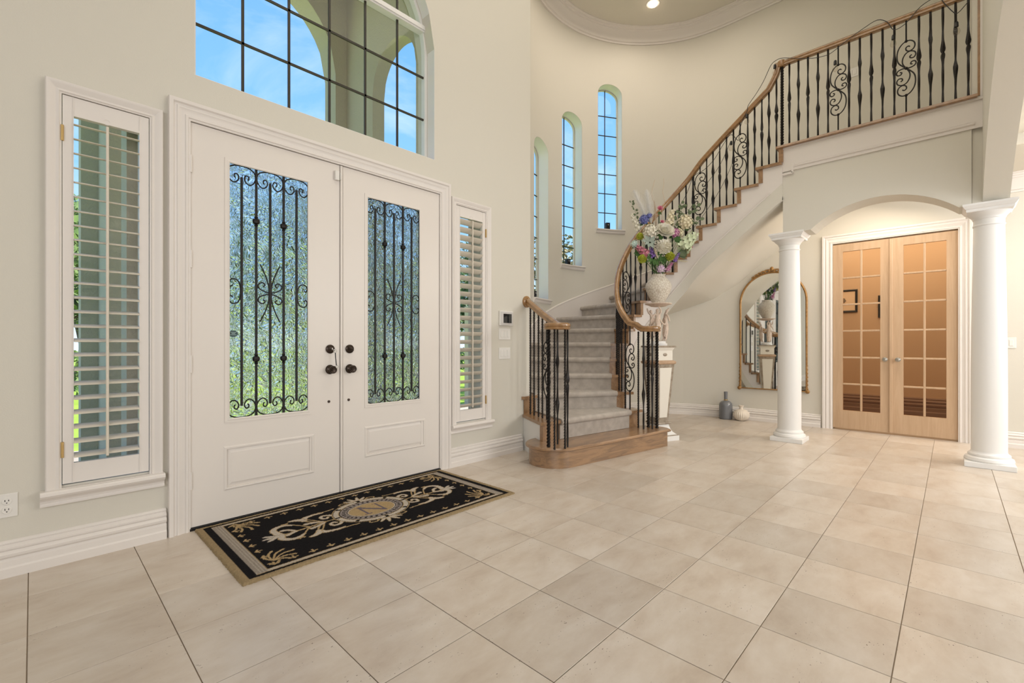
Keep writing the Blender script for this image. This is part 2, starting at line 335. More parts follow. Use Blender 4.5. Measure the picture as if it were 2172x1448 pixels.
# ---- floor: grout bed + travertine tiles
def in_room(x0, y0, x1, y1): return True
mb = MB().box((-4, -5, -.12), (9.9, 4.5, -.004)); floor = struct('floor', mb, 'grout', org=(0, 0, -.12))
j = .0016; tmesh = MB().box((j, j, -.003), (T - j, T - j, 0)).mesh('tile', 'tile', (0, 0, 0), bevel=.001)
cells = []
for ix in range(-10, 19):
    for iy in range(-13, 10):
        x0 = TX + T * ix; y0 = TY - T * (iy + 1)
        cells.append((x0, y0))
near = []; rest = MB()
for x0, y0 in cells:
    cx, cy = x0 + T / 2, y0 + T / 2
    d = cx * .7222 + cy * .6917; lat = cx * .6917 - cy * .7222
    full = x0 > -4 and y0 > -5 and x0 + T < XD + .02 and (y0 + T < YW + .08)
    if full and d > .5 and abs(lat) < 1.15 * d + .45 and len(near) < 298: near.append((x0, y0))
    elif y0 + T > YW + .08:
        xa = max(x0, 3.78)
        if x0 + T > 3.85 and (cx - CX) ** 2 + (cy - CY) ** 2 < 1.9 ** 2: rest.box((xa + j, y0 + j, -.003), (min(x0 + T, XD) - j, y0 + T - j, 0))
    else:
        if min(x0 + T, XD) - x0 > .02: rest.box((x0 + j, y0 + j, -.003), (min(x0 + T, XD) - j, y0 + T - j, 0))
for x0, y0 in near:
    o = bpy.data.objects.new('tile', tmesh); COL.objects.link(o); o.parent = floor; o.location = (x0, y0, .12)
obj('outer_tiles', rest, 'tile', floor, kind='stuff')
# ---- entry wall with its openings
mb = MB()
wall_y(mb, -4, 3.73, 0, ZC, YW, YW + .25, [(.098, .466, .395, 2.405), (.655, 2.515, -.01, 2.463), (.678, 2.458, 2.745, 3.70, .89), (2.686, 3.068, .395, 2.415)])
mb.box((3.60, YW + .06, 0), (3.80, YW + .25, ZC))
struct('wall_front', mb, 'wall')
# ---- rotunda wall: angular grid with three arched windows
rot_win = [(96.7, 109.9, 1.765, 3.87), (74.2, 86.7, 2.335, 4.53), (52.7, 65.2, 2.965, 5.14)]
mb = MB(); P = lambda a, z, r: (CX + r * cos(radians(a)), CY + r * sin(radians(a)), z)
grid_wall(mb, 24, 148, 0, ZC, CR, CR + .22, [(a, b, z0, z1, .17) for a, b, z0, z1 in rot_win], P, splits=[24 + i * 3.1 for i in range(1, 40)])
BZ = []
for i in range(13):
    t = i / 12; p0, p1, p2 = Vector(P(24, 0, CR)[:2]), Vector((XD, 2.823)), Vector((XD, 2.33)); BZ.append(p0 * (1 - t) ** 2 + p1 * 2 * t * (1 - t) + p2 * t * t)
for i in range(12):
    n0, n1 = [(Vector((q.y, -q.x)).normalized() * -.22) for q in (BZ[min(12, i + 1)] - BZ[max(0, i - 1)], BZ[min(12, i + 2)] - BZ[i])]
    a, b = BZ[i], BZ[i + 1]; hexa(mb, [(a.x, a.y, 0), (b.x, b.y, 0), (b.x + n1.x, b.y + n1.y, 0), (a.x + n0.x, a.y + n0.y, 0)], [(a.x, a.y, ZC), (b.x, b.y, ZC), (b.x + n1.x, b.y + n1.y, ZC), (a.x + n0.x, a.y + n0.y, ZC)])
struct('wall_rotunda', mb, 'wall', smooth=20)
# ---- wall with the dining room doors
mb = MB(); wall_x(mb, -5, 2.33, 0, ZC, XD, XD + .2, [(-.052, 1.145, -.01, 2.445)])
struct('wall_dining', mb, 'wall')
mb = MB(); mb.box((-4.2, -5, 0), (-4, 3.55, ZC)); struct('wall_left', mb, 'wall')
mb = MB(); mb.box((-4.2, -5.2, 0), (7.55, -5, ZC)); struct('wall_back', mb, 'wall')
mb = MB(); mb.box((-4.2, -5.2, ZC), (7.6, 4.6, ZC + .15)); struct('ceiling', mb, 'ceil')
# ---- arched wall under the balcony, and the arcade toward the right-hand room
mb = MB()
grid_wall(mb, -.13, 1.40, 2.385, ZF - .03, 5.95, 6.25, [(-.05, 1.131, 2.385, 2.385, .235, 1)], lambda a, b, c: (c, a, b))
struct('wall_hall', mb, 'wall')
mb = MB()
grid_wall(mb, 1.55, 5.97, 2.40, ZC, -.37, -.20, [(1.95, 5.97, 2.40, 2.41, .59, 1)], lambda a, b, c: (a, c, b))
mb.box((5.97, -.37, 2.385), (6.25, -.132, ZC)); mb.box((6.25, -.37, 2.95), (XD, -.2, ZC))
struct('wall_right', mb, 'wall')
mb = MB(); mb.box((6.25, -5, 2.95), (XD, 1.42, 3.10)); mb.box((1.0, -5, 2.95 + .1), (6.25, -.37, 3.3)); struct('ceiling_hall', mb, 'ceil')
mb = MB(); mb.box((5.97, -.2, 3.10), (XD, 1.44, ZF - .03)); struct('floor_balcony', mb, 'ceil')
# ---- mouldings
BASE = [(0, 0), (.032, 0), (.032, .042), (.025, .050), (.025, .078), (.018, .088), (.028, .098), (.030, .110), (.018, .124), (.025, .132), (.025, .140), (.010, .152), (.014, .160), (.006, .170), (0, .172)]
def baseboard(name, pts):  # pts: (x, y, outx, outy)
    mb = MB().sweep([((x, y, 0), (ox, oy, 0), (0, 0, 1)) for x, y, ox, oy in pts], BASE); struct(name, mb, 'trim', smooth=25)
baseboard('baseboard_left', [(-4, YW, 0, -1), (.537, YW, 0, -1)])
baseboard('baseboard_front', [(2.617, YW, 0, -1), (3.585, YW, 0, -1)])
pp = [(CX + CR * cos(radians(a)), CY + CR * sin(radians(a)), -cos(radians(a)), -sin(radians(a))) for a in range(70, 24, -3)]
for i in range(13):
    q = (BZ[min(12, i + 1)] - BZ[max(0, i - 1)]).normalized(); pp.append((BZ[i].x, BZ[i].y, q.y, -q.x) if q.y < 0 else (BZ[i].x, BZ[i].y, -q.y, q.x))
baseboard('baseboard_rotunda', pp)
baseboard('baseboard_dining', [(XD, 2.33, -1, 0), (XD, 1.275, -1, 0)])
baseboard('baseboard_right', [(XD, -.150, -1, 0), (XD, -4.9, -1, 0)])
CROWN = [(0, -.19), (.02, -.19), (.025, -.17), (.05, -.165), (.055, -.15), (.075, -.10), (.12, -.055), (.135, -.05), (.14, -.035), (.165, -.03), (.17, -.015), (.2, -.01), (.2, 0), (0, 0)]
pth = [((CX + CR * cos(radians(a)), CY + CR * sin(radians(a)), ZC), (-cos(radians(a)), -sin(radians(a)), 0), (0, 0, 1)) for a in [148 - 2.0 * i for i in range(62)]]
pth += [((p.x, p.y, ZC), (-1, -.1 * (1 - i / 12), 0), (0, 0, 1)) for i, p in enumerate(BZ)]
pth += [ ((XD, -.2, ZC), (-1, 0, 0), (0, 0, 1))]
struct('trim_1', MB().sweep(pth, CROWN), 'trim', smooth=25)
struct('trim_2', MB().sweep([((XD, -.37, 2.95), (-1, 0, 0), (0, 0, 1)), ((XD, -4.9, 2.95), (-1, 0, 0), (0, 0, 1))], [(a * .7, b) for a, b in CROWN]), 'trim', smooth=25)
# casing swept round an opening: 2-D path with mitres
CAS = [(0, 0), (0, .014), (.010, .016), (.014, .022), (.026, .022), (.030, .016), (.045, .020), (.062, .028), (.070, .028), (.074, .022), (.084, .024), (.092, .034), (.112, .034), (.115, .028), (.115, 0)]
def frame2d(pts, prof, P, closed=False):
    """pts: path in the wall plane, material grows to the left-hand side; P(u, v, d) -> xyz"""
    mb = MB(); n = len(pts); rings = []
    for i in range(n):
        p = Vector(pts[i]); a = Vector(pts[i - 1]) if (closed or i > 0) else None; b = Vector(pts[(i + 1) % n]) if (closed or i < n - 1) else None
        d1 = (p - a).normalized() if a is not None else None; d2 = (b - p).normalized() if b is not None else None
        if d1 is None: d1 = d2
        if d2 is None: d2 = d1
        n1 = Vector((-d1.y, d1.x)); n2 = Vector((-d2.y, d2.x)); m = (n1 + n2).normalized(); m = m / max(.3, m.dot(n1))
        rings.append([P(p.x + m.x * w, p.y + m.y * w, d) for w, d in prof])
    m = len(prof); vs = [q for r in rings for q in r]; fs = []
    for i in range(n if closed else n - 1):
        j2 = (i + 1) % n
        for k in range(m): l = (k + 1) % m; fs.append((i * m + k, i * m + l, j2 * m + l, j2 * m + k))
    if not closed: fs.append(tuple(range(m))); fs.append(tuple((n - 1) * m + k for k in range(m - 1, -1, -1)))
    return mb.add(vs, fs)
PF = lambda u, v, d: (u, YW - d, v)           # entry wall plane, d toward the room
PD = lambda u, v, d: (XD - d, u, v)           # dining wall plane, d toward the room
struct('trim_3', frame2d([(.655, 0), (.655, 2.455), (2.510, 2.455), (2.510, 0)], [(w * .95, d) for w, d in CAS], PF), 'trim', smooth=25)
struct('trim_4', frame2d([(1.145, 0), (1.145, 2.445), (-.050, 2.445), (-.050, 0)][::-1], CAS, PD), 'trim', smooth=25)
SHC = [(0, 0), (0, .016), (.006, .018), (.010, .024), (.022, .018), (.042, .030), (.052, .034), (.056, .034), (.060, .028), (.060, 0)]
for nm, xa, xb in (('trim_5', .104, .460), ('trim_6', 2.692, 3.062)):
    fr = frame2d([(xa, .385), (xa, 2.402), (xb, 2.402), (xb, .385)], SHC, PF)
    SILL = [(0, 0), (.055, 0), (.062, -.008), (.064, -.020), (.055, -.032), (.044, -.036), (.030, -.050), (.026, -.062), (.030, -.070), (.030, -.078), (0, -.078)]
    mx0, mx1 = xa - .078, xb + .066 if nm == 'trim_5' else xb + .078
    if nm == 'trim_6': mx0 = xa - .072
    fr.sweep([((mx0, YW, .384), (0, -1, 0), (0, 0, 1)), ((mx1, YW, .384), (0, -1, 0), (0, 0, 1))], SILL)
    fr.box((xa - .06, YW - .034, .372), (xb + .06, YW, .386))
    struct(nm, fr, 'trim', smooth=25)
# sills of the rotunda windows
for i, (a, b, z0, z1) in enumerate(rot_win):
    pth = [((CX + CR * cos(radians(q)), CY + CR * sin(radians(q)), z0), (-cos(radians(q)), -sin(radians(q)), 0), (0, 0, 1)) for q in [a - 1.3 + (b - a + 2.6) * k / 8 for k in range(9)]]
    s = MB().sweep(pth, [(-.15, 0), (.045, 0), (.048, -.012), (.04, -.022), (.025, -.028), (.022, -.055), (.012, -.065), (0, -.068), (0, -.02), (-.15, -.02)])
    struct('trim_%d' % (7 + i), s, 'trim', smooth=25)
# ---- windows
def window_grid(name, x0, x1, zs, z0, z1, y, xs, arch=None):
    pass
# window_3: the large arched window over the entry doors
w3 = sempty('window_3', (1.568, 3.44, 2.745)); wc = 1.568; wr = .867
fr = frame2d([(wc - .89, 2.745), (wc - .89, 3.70)] + [(wc - .89 * cos(radians(a)), 3.70 + .89 * sin(radians(a))) for a in range(6, 180, 6)] + [(wc + .89, 3.70), (wc + .89, 2.745)], [(0, 0), (-.028, 0), (-.028, .05), (0, .05)], lambda u, v, d: (u, 3.44 - d + .02, v), closed=True)
obj('frame', fr, 'white', w3, smooth=30)
obj('reveal', frame2d([(wc - .89, 2.745), (wc - .89, 3.70)] + [(wc - .89 * cos(radians(a)), 3.70 + .89 * sin(radians(a))) for a in range(6, 180, 6)] + [(wc + .89, 3.70), (wc + .89, 2.745)], [(0, -.10), (-.003, -.10), (-.003, -.002), (0, -.002)], lambda u, v, d: (u, YW - d, v), closed=True), 'white', w3, smooth=30)  # white lining: daylight on the sides of the opening put into its colour
obj('transom_bar', MB().box((wc - .87, 3.395, 3.895), (wc + .87, 3.46, 3.955)).box((wc - .87, 3.385, 3.91), (wc + .87, 3.40, 3.945)), 'white', w3)
for x in (.975, 1.272, 1.568, 1.864, 2.161):
    top = 3.70 + sqrt(max(0, .87 ** 2 - (x - wc) ** 2))
    obj('muntin', MB().box((x - .008, 3.425, 2.75), (x + .008, 3.437, top)), 'muntin', w3)
for z in (3.131, 3.508, 4.28):
    hw = .87 if z < 3.7 else sqrt(max(0, .87 ** 2 - (z - 3.70) ** 2))
    obj('muntin', MB().box((wc - hw, 3.425, z - .008), (wc + hw, 3.437, z + .008)), 'muntin', w3)
xs = [.69, .975, 1.272, 1.568, 1.864, 2.161, 2.446]; zs = [2.75, 3.131, 3.508, 3.92, 4.28, 4.6]
for i in range(6):
    for k in range(5):
        f = lambda x: min(zs[k + 1], 3.70 + sqrt(max(0, .87 ** 2 - (x - wc) ** 2)))
        n = 8; top = [(xs[i] + (xs[i + 1] - xs[i]) * q / n, f(xs[i] + (xs[i + 1] - xs[i]) * q / n)) for q in range(n + 1)]
        if max(t[1] for t in top) <= zs[k] + .01: continue
        top = [t for t in top if t[1] > zs[k]]
        if len(top) < 2: continue
        pl = [(top[0][0], zs[k])] + top + [(top[-1][0], zs[k])]
        obj('pane', MB().add([(p[0], 3.431, p[1]) for p in pl], [tuple(range(len(pl)))]), 'glass', w3)
# window_1 / window_2 : sidelights behind the shutters
for nm, xa, xb in (('window_1', .098, .466), ('window_2', 2.686, 3.068)):
    w = sempty(nm, ((xa + xb) / 2, 3.5, .395))
    obj('frame', frame2d([(xa, .395), (xa, 2.41), (xb, 2.41), (xb, .395)], [(0, 0), (-.03, 0), (-.03, .04), (0, .04)], lambda u, v, d: (u, 3.52 - d, v), closed=True), 'frame', w)
    obj('pane', MB().box((xa + .03, 3.499, .425), (xb - .03, 3.503, 2.38)), 'glass', w)
# window_4..6 : rotunda windows
for i, (a, b, z0, z1) in enumerate(rot_win):
    am = (a + b) / 2; w = sempty('window_%d' % (4 + i), P(am, z0, CR + .15)); rr = CR + .17; hwid = rr * sin(radians((b - a) / 2))
    def Q(u, v, d, am=am, rr=rr): # u across, v up, d outward
        return (CX + (rr + d) * cos(radians(am)) - u * sin(radians(am)), CY + (rr + d) * sin(radians(am)) + u * cos(radians(am)), v)
    hw2 = hwid + .004; top = lambda u: z1 + .17 * sqrt(max(0, 1 - (u / hw2) ** 2))
    outl = [(-hw2, z0), (-hw2, z1)] + [(-hw2 * cos(radians(q)), z1 + .17 * sin(radians(q))) for q in range(12, 180, 12)] + [(hw2, z1), (hw2, z0)]
    obj('frame', frame2d(outl, [(0, 0), (-.020, 0), (-.020, .03), (0, .03)], Q, closed=True), 'frame', w, smooth=30)
    a1, b1 = a + .07, b - .07; z2 = z0 + .002; wa = (b1 - a1) / 2
    lp = [(a1, z2), (a1, z1)] + [(am - wa * cos(radians(q)), z1 + .168 * sin(radians(q))) for q in range(8, 180, 8)] + [(b1, z1), (b1, z2)]
    rv = MB()
    for (qa, qz), (ra, rz_) in zip(lp, lp[1:]): rv.add([P(qa, qz, CR + .0005), P(ra, rz_, CR + .0005), P(ra, rz_, CR + .168), P(qa, qz, CR + .168)], [(0, 1, 2, 3)])
    obj('reveal', rv, 'white', w, smooth=30)  # lining whiter than the wall, sky light on the reveal painted in
    obj('muntin', MB().add([Q(u, v, d) for v in (z0 + .01, top(0) - .01) for u, d in ((-.006, 0), (.006, 0), (.006, .012), (-.006, .012))], [(0, 1, 2, 3), (4, 7, 6, 5), (0, 4, 5, 1), (1, 5, 6, 2), (2, 6, 7, 3), (3, 7, 4, 0)]), 'muntin', w)
    nz = 7; hz = (z1 + .05 - z0) / nz
    for k in range(1, nz):
        z = z0 + hz * k
        obj('muntin', MB().add([Q(u, v, d) for u in (-hwid + .02, hwid - .02) for v, d in ((z - .006, 0), (z + .006, 0), (z + .006, .012), (z - .006, .012))], [(0, 1, 2, 3), (4, 7, 6, 5), (0, 4, 5, 1), (1, 5, 6, 2), (2, 6, 7, 3), (3, 7, 4, 0)]), 'muntin', w)
    for k in range(nz):
        for sgn in (-1, 1):
            ua, ub = (-hwid + .018, -.006) if sgn < 0 else (.006, hwid - .018)
            za = z0 + hz * k + .006
            if k < nz - 1: pl = [(ua, za), (ub, za), (ub, za + hz - .012), (ua, za + hz - .012)]
            else: pl = [(ua, za), (ub, za)] + [(ub + (ua - ub) * q / 8, top((ub + (ua - ub) * q / 8) * 1.03) - .018) for q in range(9)]
            obj('pane', MB().add([Q(u, v, .006) for u, v in pl], [tuple(range(len(pl)))]), 'glass', w)
# ---- dining room seen through the glazed doors
mb = MB(); mb.box((9.5, -1.6, 0), (9.7, 3.0, 3.0)); struct('wall_dining_far', mb, 'room2')
mb = MB(); mb.box((7.55, -1.8, 0), (9.7, -1.6, 3.0)); mb.box((7.55, 3.0, 0), (9.7, 3.2, 3.0)); struct('wall_dining_side', mb, 'room2')
mb = MB(); mb.box((7.55, -1.8, 3.0), (9.7, 3.2, 3.1)); struct('ceiling_dining', mb, 'room2')
mb = MB(); mb.box((7.551, -1.6, -.004), (9.5, 3.0, .002)); struct('floor_dining', mb, mat('dining_floor_wood', (.30, .16, .08), .25))
struct('baseboard_dining_far', MB().sweep([((9.5, -1.6, 0), (-1, 0, 0), (0, 0, 1)), ((9.5, 3.0, 0), (-1, 0, 0), (0, 0, 1))], [(a, b * 1.7) for a, b in BASE]), 'room2b')
def picture(y0, y1, z0, z1, label):
    t = thing('picture_frame', label, 'picture', (9.48, (y0 + y1) / 2, z0), 'framed bird prints in the dining room')
    PP = lambda u, v, d: (9.5 - d, u, v)
    obj('frame', frame2d([(y1, z0), (y1, z1), (y0, z1), (y0, z0)][::-1], [(0, 0), (-.03, 0), (-.03, .02), (-.012, .026), (0, .02)], PP, closed=True), 'black', t)
    obj('print', MB().box((9.488, y0 + .02, z0 + .02), (9.494, y1 - .02, z1 - .02)), mat('print_paper', (.62, .50, .38), .8), t)
    cy = (y0 + y1) / 2; cz = (z0 + z1) / 2; b = MB()
    for k in range(7):
        a = -1.2 + k * .35
        b.tube([(9.485, cy + .03 - .01 * k, cz - .06 + .01 * k), (9.485, cy + .05 * cos(a), cz + .06 * sin(a) + .02), (9.485, cy + .09 * cos(a), cz + .10 * sin(a))], [.004, .008, .002], 5)
    b.sphere((9.485, cy, cz + .01), .03, 8, 6, (.2, .7, 1.3))
    obj('drawing', b, mat('print_ink', (.16, .13, .10), .8), t)
picture(1.135, 1.50, 1.655, 2.035, 'framed ink print of a bird seen through the left dining door')
picture(.72, .865, 1.55, 1.91, 'dark framed print whose edge shows beside the middle stile of the left dining door')
# ================================================================ DOORS
def catmull(pts, n=6, closed=False):
    P = [Vector(p) for p in pts]; out = []; L = len(P)
    for i in range(L - 1):
        a = P[max(0, i - 1)]; b = P[i]; c = P[i + 1]; d = P[min(L - 1, i + 2)]
        for k in range(n):
            t = k / n; out.append(.5 * ((2 * b) + (c - a) * t + (2 * a - 5 * b + 4 * c - d) * t * t + (3 * b - a - 3 * c + d) * t ** 3))
    out.append(P[-1]); return out
GY = YW + .012   # plane of the grille
def grille(parent, x0, x1, z0, z1):
    g = obj('grille', MB().box((x0, GY - .004, z0), (x0 + .010, GY + .008, z1)).box((x1 - .010, GY - .004, z0), (x1, GY + .008, z1)).box((x0, GY - .004, z0), (x1, GY + .008, z0 + .010)).box((x0, GY - .004, z1 - .010), (x1, GY + .008, z1)), 'iron', parent)
    w = (x1 - x0) / 6; zc = (z0 + z1) / 2
    for k in range(1, 6):
        x = x0 + w * k; full = k % 2 == 0
        a, b = (z0 + .01, z1 - .01) if full else (z0 + .085, z1 - .085)
        bar = MB().box((x - .0065, GY - .006, a), (x + .0065, GY + .007, b))
        if full:
            for z in (z0 + .235 * (z1 - z0), z1 - .215 * (z1 - z0)):
                bar.lathe([(.007, -.035), (.013, -.026), (.009, -.02), (.021, -.012), (.023, 0), (.021, .012), (.009, .02), (.013, .026), (.007, .035)], (x, GY, z), 8)
        obj('bar', bar, 'iron', g)
    def cv(pts, r=.0042): return MB().tube([(p[0], GY, p[1]) for p in catmull([(a, b, 0) for a, b in pts], 5)], r, 6)
    for k in (1, 3, 5):
        cx = x0 + w * k; hw = w * .96
        for top in (1, -1):
            zt = z1 - .012 if top > 0 else z0 + .012; m = MB()
            for s in (-1, 1):
                m2 = [(0, 0), (.45, -.004), (.85, -.022), (1.0, -.055), (.90, -.090), (.62, -.112), (.34, -.104), (.20, -.078), (.32, -.056), (.50, -.062), (.50, -.078), (.42, -.082)]
                q = cv([(cx + s * a * hw, zt + top * b) for a, b in m2]); m.add(q.v, q.f)
            obj('scroll', m, 'iron', g, smooth=40)
    # centre cross of curved bars and small curls
    cx = (x0 + x1) / 2; m = MB()
    for s in (-1, 1):
        q = cv([(cx + s * .062, zc + .19), (cx + s * .03, zc + .12), (cx + s * .010, zc + .05), (cx + s * .008, zc), (cx + s * .010, zc - .05), (cx + s * .03, zc - .12), (cx + s * .062, zc - .19)]); m.add(q.v, q.f)
        for v in (-1, 1):
            q = cv([(cx + s * .006, zc + v * .004), (cx + s * .035, zc + v * .012), (cx + s * .068, zc + v * .030), (cx + s * .072, zc + v * .056), (cx + s * .050, zc + v * .070), (cx + s * .032, zc + v * .056), (cx + s * .044, zc + v * .042)]); m.add(q.v, q.f)
    obj('scroll', m, 'iron', g, smooth=40)
    for s, xe in ((1, x0 + .008), (-1, x1 - .008)):
        m = MB(); q = cv([(xe + s * .012, zc + .045), (xe + s * .030, zc + .055), (xe + s * .030, zc + .074), (xe + s * .012, zc + .08), (xe, zc + .07)][::-1][::-1]); 
        q = cv([(xe + s * .028, zc + .040), (xe + s * .014, zc + .030), (xe + s * .004, zc + .050), (xe + s * .022, zc + .078), (xe + s * .055, zc + .070), (xe + s * .070, zc + .030), (xe + s * .070, zc - .030), (xe + s * .055, zc - .070), (xe + s * .022, zc - .078), (xe + s * .004, zc - .050), (xe + s * .014, zc - .030), (xe + s * .028, zc - .040)]); m.add(q.v, q.f)
        obj('scroll', m, 'iron', g, smooth=40)
    return g
def knob(parent, x, z, kind):
    b = MB()
    prof = {'knob': [(.033, 0), (.035, .004), (.033, .010), (.020, .014), (.013, .020), (.012, .034), (.022, .040), (.028, .050), (.028, .058), (.022, .066), (.015, .064), (.013, .069), (.006, .068), (.004, .071)],
            'bolt': [(.030, 0), (.033, .004), (.032, .010), (.027, .014), (.014, .017), (.012, .021), (.005, .022)]}[kind]
    b.lathe(prof, (0, 0, 0), 28); b.xf(Matrix.Translation((x, YW, z)) @ Matrix.Rotation(pi / 2, 4, 'X'))
    return b
def front_door(n, x0, x1, gx0, gx1, px0, px1, hinge_x, pz0, pz1):
    d = sempty('door_%d' % n, ((x0 + x1) / 2, YW, .012)); y0, y1 = YW, YW + .046; z0, z1 = .018, 2.452; gz0, gz1 = .636, 2.282
    b = MB(); b.box((x0, y0, z0), (gx0, y1, z1)); b.box((gx1, y0, z0), (x1, y1, z1)); b.box((gx0, y0, gz1), (gx1, y1, z1)); b.box((gx0, y0, pz1), (gx1, y1, gz0))
    b.box((gx0, y0, z0), (gx1, y1, pz0)); b.box((gx0, y0, pz0), (px0, y1, pz1)) if px0 > gx0 else None; b.box((px1, y0, pz0), (gx1, y1, pz1)) if px1 < gx1 else None
    b.box((min(px0, gx0), y0 + .012, pz0), (max(px1, gx1), y1, pz1))
    obj('slab', b, 'door', d)
    obj('glazing_bead', frame2d([(gx0, gz0), (gx0, gz1), (gx1, gz1), (gx1, gz0)][::-1], [(0, -.02), (-.012, -.02), (-.012, .004), (0, .004), (.010, .006), (.016, .002), (.016, 0)][::-1], lambda u, v, dd: (u, YW - dd, v), closed=True), 'door', d)
    b = MB(); ix = .032
    hexa(b, [(px0, YW + .012, pz0), (px1, YW + .012, pz0), (px1, YW + .012, pz1), (px0, YW + .012, pz1)], [(px0 + ix, YW + .001, pz0 + ix), (px1 - ix, YW + .001, pz0 + ix), (px1 - ix, YW + .001, pz1 - ix), (px0 + ix, YW + .001, pz1 - ix)])
    obj('raised_panel', b, 'door', d)
    obj('panel_moulding', frame2d([(px0, pz0), (px0, pz1), (px1, pz1), (px1, pz0)], [(-.006, -.011), (-.006, .004), (.004, .005), (.012, .001), (.012, -.011)], lambda u, v, dd: (u, YW - dd, v), closed=True), 'door', d)
    obj('pane', MB().box((gx0, YW + .024, gz0), (gx1, YW + .030, gz1)), 'frost', d)
    grille(d, gx0 + .001, gx1 - .001, gz0 + .001, gz1 - .001)
    if hinge_x is not None:
        for z in (.30, 1.0, 1.63, 2.20):
            h = MB(); h.tube([(hinge_x, YW - .010, z - .052 + .0208 * i) for i in range(6)], .0085, 8); h.box((hinge_x - .001, YW - .004, z - .05), (hinge_x + .010, YW + .004, z + .05)); o = obj('hinge', h, 'trim', d, smooth=40)
    return d
d1 = front_door(1, .657, 1.5845, .848, 1.366, .842, 1.386, .655, .212, .465)
d2 = front_door(2, 1.588, 2.508, 1.800, 2.312, 1.800, 2.346, None, .250, .465)
obj('astragal', MB().box((1.589, YW - .012, .02), (1.604, YW, 2.45)).box((1.610, YW - .007, .02), (1.620, YW, 2.45)), 'door', d2, bevel=.002)
for d, x in ((d1, 1.512), (d2, 1.665)):
    k = obj('door_knob', knob(d, x, .934, 'knob'), 'bronze', d, smooth=30); k['label'] = 'dark bronze stepped round knob'
    k = obj('deadbolt', knob(d, x - (0 if d is d1 else .002), 1.084, 'bolt'), 'bronze', d, smooth=30); k['label'] = 'dark bronze round deadbolt'
    obj('screw_cap', MB().lathe([(.010, 0), (.010, .003), (.006, .004)], (0, 0, 0), 14).xf(Matrix.Translation((x - .008, YW, .70)) @ Matrix.Rotation(pi / 2, 4, 'X')), 'bronze', d, smooth=30)
obj('thumb_turn', MB().sphere((1.663, YW - .030, 1.084), .024, 10, 8, (1.0, .4, .38), Matrix.Rotation(.5, 3, 'Y')), 'bronze', d2, smooth=30)
obj('threshold', MB().box((.64, 3.285, .0), (2.53, 3.50, .015)), 'black', None).__setitem__('kind', 'structure')
bpy.data.objects['threshold'].name = 'trim_10'
struct('trim_11', MB().box((.655, YW + .046, .015), (.668, 3.55, 2.455)).box((2.497, YW + .046, .015), (2.51, 3.55, 2.455)).box((.655, YW + .046, 2.448), (2.51, 3.55, 2.463)), 'trim')
# alarm contact, keyring, security sticker
t = thing('door_contact_sensor', 'small white plastic sensor at the top meeting edge of the entry doors', 'sensor', (1.555, YW - .012, 2.33))
obj('body', MB().box((1.543, YW - .024, 2.332), (1.575, YW - .001, 2.402)), 'plast', t, bevel=.003); obj('magnet', MB().box((1.580, YW - .030, 2.34), (1.588, YW - .012, 2.39)), 'plast', t, bevel=.002)
t = thing('keyring', 'keys on a black strap hanging from the left deadbolt', 'keys', (1.528, YW - .035, .95))
obj('key', MB().box((1.509, YW - .042, 1.078), (1.515, YW - .022, 1.092)).lathe([(.010, -.0015), (.010, .0015)], (1.520, YW - .046, 1.080), 14), 'pewter', t)
def ring(c, r, tr, n=16): return MB().tube([(c[0] + r * cos(2 * pi * i / n), c[1], c[2] + r * sin(2 * pi * i / n)) for i in range(n)], tr, 6, closed=True)
obj('ring', ring((1.530, YW - .047, 1.070), .013, .0016), 'pewter', t, smooth=True)
obj('strap', MB().tube([(1.531, YW - .048, 1.058), (1.532, YW - .05, 1.02), (1.533, YW - .055, .985), (1.533, YW - .060, .965)], [.004, .0035, .0035, .004], 6), 'black', t, smooth=True)
obj('clasp', ring((1.534, YW - .070, .955), .010, .0022), 'pewter', t, smooth=True)
t = tag(obj('security_sticker', MB().prism([(.890 + .022 * cos(radians(a)) * 1.25, 1.187 + .022 * sin(radians(a))) for a in range(22, 382, 45)], 'y', YW + .0215, YW + .0235), mat('sticker_teal', (.045, .085, .09), .5)), 'octagonal dark teal alarm sticker low on the left door glass', 'sticker')
b = MB()
for z, w in ((1.196, .016), (1.180, .018)): b.box((.890 - w, YW + .0205, z - .002), (.890 + w, YW + .0215, z + .002))
b.box((.880, YW + .0205, 1.185), (.900, YW + .0215, 1.190))
obj('print', b, mat('sticker_print', (.30, .42, .42), .5), t)
